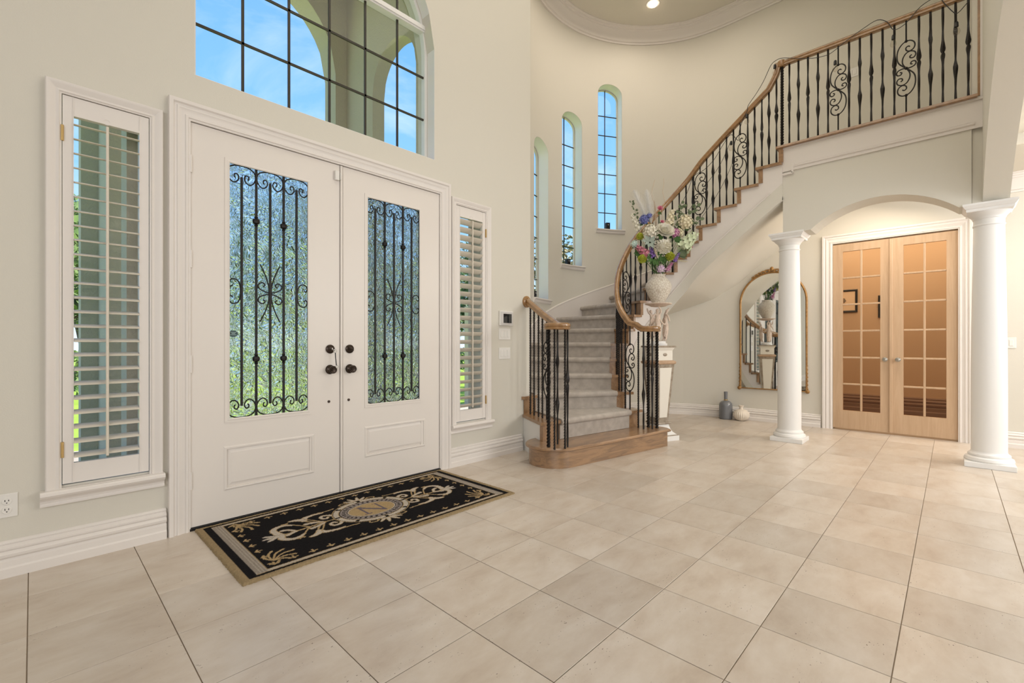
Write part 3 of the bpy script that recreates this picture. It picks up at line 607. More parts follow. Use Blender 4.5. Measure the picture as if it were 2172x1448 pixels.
# ---- shutters
def shutter(label, x0, x1, tilt, hinge_x):
    t = thing('plantation_shutter', label, 'shutter', ((x0 + x1) / 2, YW - .01, .40)); z0, z1 = .403, 2.398; a, b_, c, d = x0 + .045, x1 - .045, .505, 2.300; y0, y1 = YW - .012, YW + .016
    obj('stile', MB().box((x0 + .003, y0, z0), (a, y1, z1)).box((a - .004, y0 - .003, z0), (a, y0, z1)), 'trim', t); obj('stile', MB().box((b_, y0, z0), (x1 - .003, y1, z1)).box((b_, y0 - .003, z0), (b_ + .004, y0, z1)), 'trim', t)
    obj('rail', MB().box((a, y0, z0), (b_, y1, c)), 'trim', t); obj('rail', MB().box((a, y0, d), (b_, y1, z1)).box((a, y0 - .004, d), (b_, y0, d + .012)), 'trim', t)
    n = 24; xm = (x0 + x1) / 2 - .004; L = []
    sec = [(.035 * cos(2 * pi * k / 10), .0052 * sin(2 * pi * k / 10)) for k in range(10)]; ct, st = cos(tilt), sin(tilt)
    for i in range(n):
        z = c + (i + .5) * (d - c) / n; vs = [(x, YW + .004 + (u * ct - v * st), z + (u * st + v * ct)) for x in (a + .001, b_ - .001) for u, v in sec]
        L.append(MB().add(vs, [tuple(range(10)), tuple(range(19, 9, -1))] + [(k, 10 + k, 10 + (k + 1) % 10, (k + 1) % 10) for k in range(10)]))
    for q in L: obj('louver', q, 'louver', t, smooth=30)
    yr = YW + .004 - .035 * ct - .010; obj('tilt_rod', MB().box((xm - .006, yr - .006, c + .02), (xm + .006, yr + .006, d - .02)), 'louver', t, bevel=.002)
    obj('mouse_hole', MB().lathe([(.017, 0), (.017, .003), (.012, .003), (.012, .001)], (0, 0, 0), 16).xf(Matrix.Translation((xm, y0, d + .014)) @ Matrix.Rotation(pi / 2, 4, 'X')), 'trim', t)
    for z in (.58, 2.20): obj('hinge', MB().tube([(hinge_x, y0 - .006, z - .04 + .016 * i) for i in range(6)], .0062, 8).box((hinge_x - .006, y0 - .003, z - .038), (hinge_x + .006, y0 + .001, z + .038)), 'brass', t, smooth=40)
shutter('white slatted shutter with nearly level louvers, left of the entry doors', .104, .460, radians(15), .106)
shutter('white slatted shutter with tilted louvers, right of the entry doors', 2.692, 3.062, radians(-33), 3.060)
# ---- glazed maple doors to the dining room
def french(n, ya, yb, gl, knob_y, st):
    d = sempty('door_%d' % n, (XD + .01, (ya + yb) / 2, .02)); x0, x1 = XD + .004, XD + .044; z0, z1 = .022, 2.428; ga, gb = gl; gz0, gz1 = .255, 2.330
    obj('stile', MB().box((x0, ya, z0), (x1, ga, z1)), 'maple', d); obj('stile', MB().box((x0, gb, z0), (x1, yb, z1)), 'maple', d)
    obj('rail', MB().box((x0, ga, z0), (x1, gb, gz0)), 'maple', d); obj('rail', MB().box((x0, ga, gz1), (x1, gb, z1)), 'maple', d)
    ym = (ga + gb) / 2; obj('muntin', MB().box((x0 + .003, ym - .011, gz0), (x1 - .003, ym + .011, gz1)), 'maple', d, bevel=.003)
    hz = (gz1 - gz0) / 6
    for k in range(1, 6):
        z = gz0 + hz * k; obj('muntin', MB().box((x0 + .004, ga, z - .011), (x1 - .004, gb, z + .011)), 'maple', d, bevel=.003)
    for k in range(6):
        for (a, b) in ((ga, ym - .011), (ym + .011, gb)):
            obj('pane', MB().add([(XD + .024, a, gz0 + hz * k + (.011 if k else 0)), (XD + .024, b, gz0 + hz * k + (.011 if k else 0)), (XD + .024, b, gz0 + hz * (k + 1) - (.011 if k < 5 else 0)), (XD + .024, a, gz0 + hz * (k + 1) - (.011 if k < 5 else 0))], [(0, 1, 2, 3)]), 'amber', d)
    b = MB().lathe([(.024, 0), (.024, .004), (.012, .010), (.010, .026), (.020, .034), (.028, .044), (.026, .056), (.012, .062), (.002, .063)], (0, 0, 0), 22)
    b.xf(Matrix.Translation((x0, knob_y, .93)) @ Matrix.Rotation(-pi / 2, 4, 'Y')); k = obj('door_knob', b, 'pewter', d, smooth=35); k['label'] = 'satin pewter oval knob'
    return d
d3 = french(3, .552, 1.142, (.650, 1.036), .601, 0); d4 = french(4, -.048, .548, (.047, .428), .477, 1)
obj('astragal', MB().box((XD - .012, .530, .025), (XD + .004, .562, 2.425)), 'maple', d3, bevel=.003)
# ================================================================ STAIRCASE
PHI = {2: 165, 3: 150, 4: 135, 5: 121, 6: 108, 7: 95, 8: 82, 9: 69, 10: 53, 11: 38, 12: 23, 13: 7, 13.5: 0}
DIR = {2: 170, 3: 142, 4: 135, 5: 128, 6: 118, 7: 105, 8: 89, 9: 71, 10: 54, 11: 38, 12: 23, 13: 7}
YST = {13.5: 2.43, 14: 2.345, 15: 2.121, 16: 1.884, 17: 1.645, 18: 1.400, 19: 1.15}
def lerpd(D, t):
    ks = sorted(D); t = min(max(t, ks[0]), ks[-1])
    for a, b in zip(ks, ks[1:]):
        if a <= t <= b: return D[a] + (D[b] - D[a]) * (t - a) / (b - a)
    return D[ks[-1]]
def inner(t, off=0.):
    """stringer face; off > 0 toward the stair"""
    if t < 13.5:
        p = radians(lerpd(PHI, t)); r = IR + off; return Vector((IX + r * cos(p), IY + r * sin(p)))
    return Vector((5.92 + off, lerpd(YST, t)))
def ldir(t):
    if t <= 13: a = radians(lerpd(DIR, t)); return Vector((cos(a), sin(a)))
    if t < 14: return Vector((1, (14 - t) * .12)).normalized()
    return Vector((1, 0))
def outer(t):
    p = inner(t); d = ldir(t); c = Vector((CX, CY)); q = p - c; b = q.dot(d); s = -b + sqrt(b * b - q.dot(q) + CR * CR)
    if d.x > 0: s = min(s, (XD - p.x) / d.x)
    if p.y < 2.7 and t > 12: s = (XD - p.x) / d.x
    return p + d * s
def fwd(t):  # horizontal direction of descent at riser t
    d = ldir(t); n = Vector((d.y, -d.x)); g = inner(max(2, t - .3)) - inner(min(19, t + .3)); return n if n.dot(g) > 0 else -n
NL = {2: Vector((3.362, 2.826)), 3: Vector((3.63, 3.268))}
K3M = Vector((3.99, 3.33))
stair = thing('staircase', 'curved oak and white staircase with a carpeted run rising round the rotunda', 'staircase', (4.2, 2.6, 0))
# bullnose starting step
def outline(off):
    d = Vector((-.988, .155)); n = Vector((-.155, -.988)); c = Vector((3.43, 2.73)); r = .24 + off
    pts = [(4.90 + off * .8, 2.36), (4.875 + off, 2.30), (4.835 + off * .5, 2.262 - off)]
    pts += [(c.x + r * cos(radians(a)), c.y + r * sin(radians(a))) for a in range(261, 60, -8)]
    pts += [(3.60, 2.99), (4.50, 2.70), (4.80, 2.60), (4.90 + off * .8, 2.50)]; return pts
obj('starting_riser', MB().prism(outline(0), 'z', 0, RS - .032), 'oakx', stair, smooth=30)
tr = MB(); a = outline(.012); b_ = outline(.034); lv = [(a, RS - .034), (b_, RS - .024), (b_, RS - .010), (outline(.024), RS)]
n = len(a); vs = [(x, y, z) for ring_, z in lv for x, y in ring_]; fs = [tuple(range(n)), tuple(3 * n + i for i in range(n - 1, -1, -1))]
for L in range(3):
    for i in range(n): fs.append((L * n + i, (L + 1) * n + i, (L + 1) * n + (i + 1) % n, L * n + (i + 1) % n))
tr.add(vs, fs); o = obj('starting_tread', tr, 'oakx', stair, smooth=30); o['label'] = 'wide oak bullnose step with a rounded left end'
for k in range(2, 18):
    zt = k * RS; f = fwd(k) * .028; n_ = 6
    inn = [inner(k + i / n_, -.034) for i in range(n_ + 1)]
    if k == 2:
        o2 = [NL[2] + Vector((-.02, -.02)), Vector((3.60, 3.295)), Vector((3.73, 3.295))] + [K3M + Vector((.02, .03))]
        front = [inner(2, -.034) + f, NL[2] + f + Vector((-.02, 0))]
        poly = [inn[0] + f] + inn[1:] + [inner(3)] + [K3M, Vector((3.74, 3.292)), Vector((3.60, 3.292)), NL[2] + Vector((-.028, -.01)), NL[2] + f]
    elif k == 3:
        poly = [inn[0] + f] + inn[1:] + [outer(4), outer(3.3), Vector((3.80, 3.37)), Vector((3.74, 3.297)), Vector((3.59, 3.297)), Vector((3.60, 3.262)), Vector((3.80, 3.268)), K3M + f * .5]
    else:
        ou = [outer(k + 1 - i / n_) for i in range(n_ + 1)]; poly = [inn[0] + f] + inn[1:] + ou + [outer(k) + f]
    obj('tread', MB().prism([(p.x, p.y) for p in poly], 'z', zt - .030, zt), 'oak', stair)
    # riser
    rz0, rz1 = (k - 1) * RS, zt - .030; g = -fwd(k) * .045
    if k == 2: line = [inner(2, -.010), NL[2] + Vector((.015, .0))]
    elif k == 3: line = [inner(3, -.010), K3M, Vector((3.62, 3.285))]
    else: line = [inner(k, -.010), outer(k) - ldir(k) * .002]
    rb = MB()
    for p, q in zip(line, line[1:]):
        if k == 3 and q.x < 3.7: g = Vector((0, .01))
        hexa(rb, [(p.x, p.y, rz0), (q.x, q.y, rz0), (q.x + g.x, q.y + g.y, rz0), (p.x + g.x, p.y + g.y, rz0)], [(p.x, p.y, rz1), (q.x, q.y, rz1), (q.x + g.x, q.y + g.y, rz1), (p.x + g.x, p.y + g.y, rz1)])
    obj('riser', rb, 'oak', stair)
# top riser to the balcony and balcony nosing
p = inner(18, -.01); obj('riser', MB().box((5.91, 1.39, 17 * RS), (XD - .002, 1.435, ZF - .03)), 'oak', stair)
# stringer face and soffit
DROP = .62
def zlow(t): return max(0.0, t * RS - DROP)
sm = MB(); sl = MB(); N_ = 8
for k in range(2, 18):
    for i in range(N_):
        t0, t1 = k + i / N_, k + (i + 1) / N_; a, b2, c, d = inner(t0), inner(t1), inner(t1, .05), inner(t0, .05); zt = k * RS - .030
        zm0, zm1 = max(.0, t0 * RS - .43), max(.0, t1 * RS - .43)
        hexa(sm, [(a.x, a.y, zm0), (b2.x, b2.y, zm1), (c.x, c.y, zm1), (d.x, d.y, zm0)], [(q.x, q.y, zt) for q in (a, b2, c, d)])
        if zm1 > 0: hexa(sl, [(a.x, a.y, zlow(t0) + .003), (b2.x, b2.y, zlow(t1) + .003), (c.x, c.y, zlow(t1) + .003), (d.x, d.y, zlow(t0) + .003)], [(a.x, a.y, zm0), (b2.x, b2.y, zm1), (c.x, c.y, zm1), (d.x, d.y, zm0)])
obj('inner_stringer', sm, 'skirt', stair, smooth=25); obj('plaster_band', sl, 'wall', stair, smooth=25)
ss = MB(); a = Vector((3.385, 2.85)); b3 = Vector((3.618, 3.297)); n3 = Vector((.03, -.015))
hexa(ss, [(a.x, a.y, 0), (b3.x, b3.y, 0), (b3.x + .04, b3.y, 0), (a.x + .04, a.y - .02, 0)], [(a.x, a.y, .346), (b3.x, b3.y, .346), (b3.x + .04, b3.y, .346), (a.x + .04, a.y - .02, .346)])
obj('left_stringer', ss, 'white', stair)
sf = MB()
ts = [3.35 + .2 * i for i in range(200) if 3.35 + .2 * i <= 18.0] + [18.0]
for t0, t1 in zip(ts, ts[1:]):
    a, b2 = inner(t0, .003), inner(t1, .003); c, d = outer(t1), outer(t0)
    hexa(sf, [(a.x, a.y, zlow(t0)), (b2.x, b2.y, zlow(t1)), (c.x, c.y, zlow(t1)), (d.x, d.y, zlow(t0))], [(q.x, q.y, z + .04) for q, z in ((a, zlow(t0)), (b2, zlow(t1)), (c, zlow(t1)), (d, zlow(t0)))])
obj('soffit', sf, 'wall', stair, smooth=9)
# thin moulding along the stringer
bd = []
for i in range(0, 118):
    t = 5.9 + i * .1
    if t > 17.55: break
    p = inner(t); e2 = 1e-2; n4 = (inner(t, -.1) - p).normalized(); bd.append(((p.x, p.y, t * RS - .435), (n4.x, n4.y, 0), (0, 0, 1)))
obj('stringer_moulding', MB().sweep(bd, [(0, 0), (.010, 0), (.012, .006), (.008, .012), (.010, .018), (0, .022)]), 'skirt', stair, smooth=25)
# skirt board on the rotunda wall
sk = []
for i in range(0, 70):
    t = 4.2 + i * .2
    if t > 18.05: break
    p = outer(t); c = Vector((CX, CY)) - p; n4 = c.normalized() if t < 12.6 else Vector((-1, 0)); sk.append(((p.x, p.y, t * RS + .20), (n4.x, n4.y, 0), (0, 0, 1)))
obj('wall_skirt', MB().sweep(sk, [(0, -.36), (.014, -.36), (.014, -.02), (.017, -.014), (.017, 0), (.008, .008), (0, .010)]), 'skirt', stair, smooth=25)
# carpet runner
cm = MB(); cpt = lambda t: inner(t) + ldir(t) * .17
for k in range(2, 18):
    f = fwd(k); zb = (k - 1) * RS + (.002 if k == 2 else .014); zt = k * RS
    pi_ = cpt(k); po = outer(k) - ldir(k) * .015; bi = cpt(k + 1) ; bo = outer(k + 1) - ldir(k + 1) * .015
    if k == 2: po = Vector((3.58, 2.788)); bo = Vector((3.84, 3.345)); pi_ = Vector((4.60, 2.610)); bi = cpt(3)
    if k == 3: po = K3M + Vector((-.16, .0)); bo = outer(4)
    prof = [(.013, zb), (.015, zt - .05), (.040, zt - .042), (.052, zt - .022), (.050, zt - .002), (.036, zt + .013), (.0, zt + .015)]
    nseg = 5; rings = []
    for s in range(nseg + 1):
        u = s / nseg; a = pi_.lerp(po, u); b2 = bi.lerp(bo, u)
        if k < 17 or True:
            mid = [cpt(k + w).lerp(outer(k + w) if k > 3 else bo.lerp(po, 1 - w), u) for w in (.33, .66)]
        rings.append([(a.x + f.x * n5, a.y + f.y * n5, z) for n5, z in prof] + [(m.x, m.y, zt + .015) for m in mid] + [(b2.x, b2.y, zt + .015), (b2.x, b2.y, zt + .001), (a.x, a.y, zt + .001), (a.x, a.y, zb)])
    m6 = len(rings[0]); vs = [q for r in rings for q in r]; fs = [tuple(range(m6)), tuple(nseg * m6 + i for i in range(m6 - 1, -1, -1))]
    for s in range(nseg):
        for i in range(m6): fs.append((s * m6 + i, (s + 1) * m6 + i, (s + 1) * m6 + (i + 1) % m6, s * m6 + (i + 1) % m6))
    cm.add(vs, fs)
o = obj('carpet_runner', cm, 'carpet', stair, smooth=50); o['label'] = 'plush beige grey stair carpet'
# balcony edge: oak nosing, white fascia and thin moulding
bf = thing('balcony_edge', 'white fascia with an oak nosing along the upper landing', 'balcony', (5.95, .6, 3.1))
obj('nosing', MB().prism([(5.885, ZF - .026), (5.892, ZF - .002), (5.905, ZF), (6.16, ZF), (6.16, ZF - .030), (5.90, ZF - .030)], 'y', -.165, 1.445), 'oak', bf)
obj('nosing_return', MB().box((5.90, 1.44, ZF - .028), (XD - .003, 1.462, ZF)), 'oak', bf)
obj('fascia', MB().box((5.935, -.20, 3.085), (5.949, 1.42, ZF - .031)).box((5.922, -.20, ZF - .05), (5.949, 1.43, ZF - .031)), 'skirt', bf)
obj('moulding', MB().sweep([((5.949, -.15, 3.128), (-1, 0, 0), (0, 0, 1)), ((5.949, 1.30, 3.128), (-1, 0, 0), (0, 0, 1))], [(0, -.012), (.022, -.010), (.026, .0), (.020, .008), (.022, .016), (0, .020)]).box((5.923, 1.29, 3.055), (5.949, 1.31, 3.148)).box((5.923, 1.30, 3.045), (5.949, 1.42, 3.066)), 'skirt', bf)
obj('wall_trim', MB().box((5.955, -.200, ZF - .30), (5.975, -.185, 4.75)).box((5.985, -.200, ZF - .30), (6.00, -.190, 4.75)), 'skirt', bf)
# ---------------------------------------------------------------- railings
def bar(base, top, style, tang=(1, 0), r=.0100):
    """one wrought-iron bar; style plain/twist/swell/collar/newel"""
    x, y, z0 = base; L = top - z0; n = max(8, int(L / (.007 if style in ('twist', 'newel') else .018))); pts = []; rr = []
    for i in range(n + 1):
        u = i / n; z = z0 + L * u; pts.append((x, y, z)); h = u * L; q = r
        def bump(c, w, a): return a * max(0, 1 - abs((u - c) * L) / w)
        if style == 'swell':
            for c in (.36, .72):
                dd = (u - c) * L
                q += .010 * max(0, 1 - abs(dd) / (.055 if (dd > 0) == (c < .5) else .11))
        elif style == 'collar':
            dd = (u - .54) * L; q += .010 * max(0, 1 - abs(abs(dd) - .035) / .085) if abs(dd) > .022 else (.001 if abs(dd) < .008 else .008)
        elif style == 'newel': q = .0180
        rr.append(q)
    tw = {'twist': .42, 'newel': .36}.get(style, 0.0); mb = MB()
    if style in ('swell', 'collar'): tw = .10
    mb.tube(pts, rr, 4, up=(tang[0], tang[1], 0), twist=tw)
    return mb
HALF = [[(0, 0), (-.055, .065), (-.070, .13), (-.060, .20), (-.025, .250), (.022, .262), (.055, .240), (.066, .205), (.055, .172), (.026, .158), (.002, .172), (-.002, .198), (.016, .210), (.028, .200)],
        [(0, 0), (-.026, .05), (-.026, .10), (-.004, .142), (.030, .155), (.062, .140), (.072, .112), (.058, .086), (.034, .088), (.028, .106), (.042, .116)],
        [(0, 0), (.030, -.004), (.062, .006), (.074, .030), (.062, .050), (.040, .048), (.034, .030), (.048, .024)]]
def scroll_bar(base, top, tang):
    x, y, z0 = base; zc = z0 + (top - z0) * .50; hh = .268; T2 = Vector((tang[0], tang[1], 0)).normalized(); mb = MB()
    mb.tube([(x, y, z0), (x, y, zc - hh)], .0075, 6); mb.tube([(x, y, zc + hh), (x, y, top)], .0075, 6)
    for z in (zc - hh, zc + hh, zc): mb.sphere((x, y, z), .014, 8, 5)
    for cvp in HALF:
        for s in (1, -1):
            pts = [Vector((x, y, zc)) + T2 * (s * a) + Vector((0, 0, s * b * 1.02)) for a, b in cvp]
            mb.tube(catmull(pts, 4), .0058, 6)
    return mb
RPROF = [(-.030, -.026), (-.022, -.030), (.022, -.030), (.030, -.026), (.031, -.012), (.026, -.006), (.031, .004), (.029, .018), (.018, .029), (0, .033), (-.018, .029), (-.029, .018), (-.031, .004), (-.026, -.006), (-.031, -.012)]
def rail(pts, name, parent):
    P3 = [Vector(p) for p in pts]; path = []
    for i, p in enumerate(P3):
        a = P3[max(0, i - 1)]; b = P3[min(len(P3) - 1, i + 1)]; t = (b - a).normalized(); h = Vector((t.x, t.y, 0))
        h = h.normalized() if h.length > .05 else Vector((0, -1, 0)); o2 = Vector((h.y, -h.x, 0)); u = o2.cross(t).normalized(); u = u if u.z > 0 or abs(u.z) < .3 and u.dot(-h) < 0 else -u
        path.append((p, o2, u))
    mb = MB().sweep(path, RPROF); return obj(name, mb, 'rail', parent, smooth=35)
def volute(cx, cy, z, r, parent):
    return obj('volute_cap', MB().lathe([(r * .90, -.030), (r * .97, -.024), (r * .99, -.012), (r * .94, -.006), (r, .004), (r * .98, .018), (r * .9, .029), (r * .6, .033)], (cx, cy, z), 36), 'rail', parent, smooth=30)
RR = .66
def rpt(t, off=0.): # centre line of the railing
    if t < 13.5: p = radians(lerpd(PHI, t)); return Vector((IX + RR * cos(p), IY + RR * sin(p)))
    return Vector((5.92 + RR - IR, lerpd(YST, t)))
def rz(t): # rail centre height
    return t * RS + .855
rt = thing('stair_railing', 'black wrought iron railing with oak handrail, right side of the stair up to the landing', 'railing', (4.74, 2.42, RS))
pth = [Vector((4.655, 2.40, 1.287)), Vector((4.652, 2.45, 1.288)), Vector((4.664, 2.50, 1.300)), Vector((4.682, 2.55, 1.335))]
for i in range(0, 200):
    t = 2.35 + i * .1
    if t > 17.45: break
    z = rz(t); 
    if t < 4: z = rz(4) - (4 - t) * .188 - (.06 * ((4 - t) / 1.65)) 
    p = rpt(t); pth.append(Vector((p.x, p.y, z if t > 4 else 1.36 + (rz(4) - 1.36) * max(0, (t - 2.35) / 1.65))))
pth += [Vector((6.0, 1.510, 4.20)), Vector((6.0, 1.478, 4.265)), Vector((6.0, 1.462, 4.33)), Vector((6.0, 1.458, 4.362))]
rail(pth, 'handrail', rt)
rail([(6.0, 1.49, 4.358), (6.0, 1.40, 4.358), (6.0, 1.0, 4.358), (6.0, .4, 4.358), (6.0, -.168, 4.358)], 'balcony_handrail', rt)
obj('rail_collar', MB().lathe([(.040, -.034), (.044, -.02), (.044, .03), (.036, .040)], (6.0, 1.425, 4.355), 20), 'rail', rt, smooth=30)
volute(4.74, 2.42, 1.287, .115, rt)
def zrail_under(z): return z - .028
# bars of the starting step
for (x, y, st) in ((4.674, 2.526, 'twist'), (4.64, 2.445, 'swell'), (4.778, 2.46, 'newel'), (4.704, 2.375, 'collar'), (4.795, 2.365, 'newel')):
    obj('newel_post' if st == 'newel' else 'baluster', bar((x, y, RS), 1.262, st, r=.0100), 'iron', rt)
# bars along the curve: (t, style)
seq = ['collar', 'swell', 'collar', 'swell', 'collar']; cnt = 0
ang = []; a = 160.0
while a > -3: ang.append(a); a -= 7.5
def t_of_phi(ph):
    ks = sorted(PHI)
    for a, b in zip(ks, ks[1:]):
        if PHI[a] >= ph >= PHI[b]: return a + (PHI[a] - ph) / (PHI[a] - PHI[b])
    return 13.5
for i, ph in enumerate(ang):
    t = t_of_phi(ph) if ph <= 165 else 2; t = max(t, 2.05)
    p = Vector((IX + RR * cos(radians(ph)), IY + RR * sin(radians(ph)))); z0 = int(t + .0) * RS
    tz = rz(t) if t > 4 else 1.36 + (rz(4) - 1.36) * max(0, (t - 2.35) / 1.65)
    tg = (-sin(radians(ph)), cos(radians(ph))); st = 'twist' if ph > 92 and i % 6 != 0 else ['scroll', 'collar', 'swell', 'collar', 'swell', 'collar'][i % 6]
    if i == 6: st = 'scroll'; 
    if ph > 120 and st == 'scroll' and i != 0: st = 'collar'
    if i in (0, 10, 16): st = 'scroll'
    elif st == 'scroll': st = 'collar'
    obj('scroll_baluster' if st == 'scroll' else 'baluster', scroll_bar((p.x, p.y, z0), tz - .03, tg) if st == 'scroll' else bar((p.x, p.y, z0), tz - .03, st, tg), 'iron', rt, smooth=(40 if st == 'scroll' else False))
ys = [2.449, 2.363, 2.28, 2.2, 2.117, 2.035, 1.953, 1.875, 1.789, 1.712, 1.633, 1.557, 1.478]
sty = ['collar', 'scroll', 'collar', 'swell', 'collar', 'swell', 'collar', 'scroll', 'collar', 'swell', 'collar', 'swell', 'collar']
def t_of_y(y):
    ks = sorted(YST)
    for a, b in zip(ks, ks[1:]):
        if YST[a] >= y >= YST[b]: return a + (YST[a] - y) / (YST[a] - YST[b])
    return 18
for y, st in zip(ys, sty):
    t = t_of_y(y) if y < 2.43 else 13.4; z0 = int(t + .12) * RS; top = rz(t) - .03 if y > 1.5 else 4.33
    obj('scroll_baluster' if st == 'scroll' else 'baluster', scroll_bar((6.0, y, z0), top, (0, -1)) if st == 'scroll' else bar((6.0, y, z0), top, st, (0, 1)), 'iron', rt, smooth=(40 if st == 'scroll' else False))
obj('newel_post', bar((6.0, 1.419, 17 * RS), 4.33, 'newel', (0, 1)), 'iron', rt)
ys = [1.346, 1.256, 1.164, 1.069, .976, .885, .79, .698, .603, .512, .419, .329, .234, .15, .063, -.024, -.109]
for i, y in enumerate(ys):
    st = ['collar', 'swell', 'collar', 'swell', 'collar', 'scroll'][i % 6]
    obj('scroll_baluster' if st == 'scroll' else 'baluster', scroll_bar((6.0, y, ZF), 4.33, (0, -1)) if st == 'scroll' else bar((6.0, y, ZF), 4.33, st, (0, 1)), 'iron', rt, smooth=(40 if st == 'scroll' else False))
obj('wall_post', MB().box((5.965, -.199, ZF), (6.035, -.168, 4.75)), 'rail', rt)
lt = thing('stair_railing', 'short black iron railing with oak volute between the entry wall and the bottom step', 'railing', (3.28, 2.56, RS))
volute(3.275, 2.575, 1.280, .125, lt)
rail([(3.36, 2.60, 1.282), (3.40, 2.67, 1.300), (3.455, 2.79, 1.350), (3.52, 2.93, 1.41), (3.60, 3.11, 1.495), (3.672, 3.275, 1.574)], 'handrail', lt)
obj('rosette', MB().lathe([(.062, 0), (.062, .010), (.052, .018), (.040, .022), (.036, .02)], (0, 0, 0), 30).xf(Matrix.Translation((3.668, YW, 1.574)) @ Matrix.Rotation(pi / 2, 4, 'X')), 'rail', lt, smooth=30)
for (x, y, st) in ((3.235, 2.640, 'newel'), (3.190, 2.535, 'twist'), (3.385, 2.655, 'swell'), (3.285, 2.492, 'twist'), (3.360, 2.520, 'collar')):
    obj('newel_post' if st == 'newel' else 'baluster', bar((x, y, RS), 1.252, st, r=.0100), 'iron', lt)
for x, y, st in ((3.657, 3.232, 'twist'), (3.620, 3.148, 'twist'), (3.582, 3.055, 'twist'), (3.545, 2.972, 'twist')):
    u = (3.672 - x) / (3.672 - 3.40); obj('baluster', bar((x, y, 2 * RS), 1.574 - u * .27 - .03, st, (.4, 1)), 'iron', lt)
obj('scroll_baluster', scroll_bar((3.503, 2.882, 2 * RS), 1.365, (.42, 1)), 'iron', lt, smooth=40)
# ================================================================ OUTSIDE
struct('ground', MB().box((-60, 3.56, -.30), (80, 90, -.16)), 'grass', org=(0, 3.56, -.3)).name = 'floor_lawn'
struct('floor_porch', MB().box((-.6, 3.56, -.15), (3.55, 6.2, -.03)), 'pave')
struct('floor_drive', MB().box((-12, 6.2, -.17), (9, 7.4, -.13)), 'pave')
mb = MB()
wall_y(mb, .28, 2.86, -.15, 5.9, 5.24, 5.52, [(.67, 2.47, -.15, 4.30, .90)])
for xa, xb in ((2.605, 2.75), (.39, .535)):
    wall_x(mb, 3.56, 5.24, -.15, 5.9, xa, xb, [(3.80, 4.63, -.15, 3.88, .42)])
struct('wall_portico', mb, 'stucco')
struct('ceiling_portico', MB().box((.39, 3.56, 5.6), (2.75, 5.24, 5.8)), 'stucco')
struct('wall_wing', MB().box((6.2, 7.0, -.15), (9.0, 7.3, 1.9)), 'stucco')
def tree(label, x, y, h, r, m, seed, n=2600, leaf=.11, z0=-.16):
    rnd = random.Random(seed); t = thing('tree', label, 'tree', (x, y, z0)); tb = MB(); top = z0 + h * .62
    tb.tube([(x, y, z0), (x + .05 * r, y, z0 + h * .2), (x - .04 * r, y, z0 + h * .42), (x, y, top)], [.05 * r + .05, .045 * r + .03, .03 * r + .02, .02], 8)
    bl = []
    for k in range(16):
        a = k * 2.4; el = rnd.uniform(.3, 1.2); L = r * rnd.uniform(.55, .95); zz = z0 + h * rnd.uniform(.28, .7)
        e3 = (x + L * cos(a) * cos(el), y + L * sin(a) * cos(el), min(zz + L * sin(el), z0 + h * .92)); tb.tube([(x, y, zz), ((x + e3[0]) / 2, (y + e3[1]) / 2, (zz + e3[2]) / 2 + .05), e3], [.03, .02, .008], 5); bl.append(e3)
    obj('trunk', tb, 'bark', t, smooth=True); fb = MB()
    for k in range(n):
        c = rnd.choice(bl); q = Vector((rnd.gauss(0, 1), rnd.gauss(0, 1), rnd.gauss(0, 1))); q = q.normalized() * r * .38 * rnd.random() ** .4
        p = Vector(c) + q; a = Vector((rnd.gauss(0, 1), rnd.gauss(0, 1), rnd.gauss(0, 1))).normalized(); b = a.orthogonal().normalized(); s = leaf * rnd.uniform(.6, 1.3)
        fb.add([p - a * s, p + b * s * .5, p + a * s, p - b * s * .5], [(0, 1, 2, 3)])
    me = bpy.data.meshes.new('foliage'); me.from_pydata([(a - x, b - y, c - z0) for a, b, c in fb.v], [], fb.f); me.materials.append(M[m]); o = bpy.data.objects.new('foliage', me); COL.objects.link(o); o.parent = t; o['kind'] = 'stuff'
tree('autumn tree with yellow leaves outside the middle narrow stair window', 11.5, 8.3, 4.7, 1.7, 'leafy', 3, 3800, .10)
tree('green and yellow tree outside the lowest narrow stair window', 9.2, 10.4, 4.6, 1.3, 'leafg', 4, 3000, .10)
tree('bushy green tree seen past the edge of the left shutter', .35, 13.5, 5.2, 1.3, 'leafg', 5, 3600, .10)
tree('large garden tree behind the textured glass of the left door', 1.2, 23.0, 6.0, 3.0, 'leafg', 6, 3600, .22)
tree('garden tree behind the textured glass of the right door', 14.5, 21.0, 5.6, 3.4, 'leafg', 7, 3600, .22)
tree('tallest garden tree, straight out beyond the entry doors', 7.4, 19.0, 6.6, 3.3, 'leafg', 9, 4200, .20)
tree('round garden tree farthest out on the lawn', 8.6, 27.0, 5.4, 3.2, 'leafg', 8, 3600, .22)
rnd = random.Random(30); b = MB()
for k in range(5200):
    p = Vector((rnd.uniform(-1, 17), 15.2 + rnd.uniform(-.45, .45), -.16 + 1.1 * rnd.random() ** .7)); a = Vector((rnd.gauss(0, 1), rnd.gauss(0, 1), rnd.gauss(0, 1))).normalized(); b2 = a.orthogonal().normalized(); s = .10
    b.add([p - a * s, p + b2 * s * .5, p + a * s, p - b2 * s * .5], [(0, 1, 2, 3)])
me = bpy.data.meshes.new('hedge'); me.from_pydata(b.v, [], b.f); me.materials.append(M['leafg']); o = bpy.data.objects.new('hedge', me); COL.objects.link(o); o['kind'] = 'stuff'
tag(o, 'low green hedge across the lawn, blurred behind the textured door glass', 'hedge')
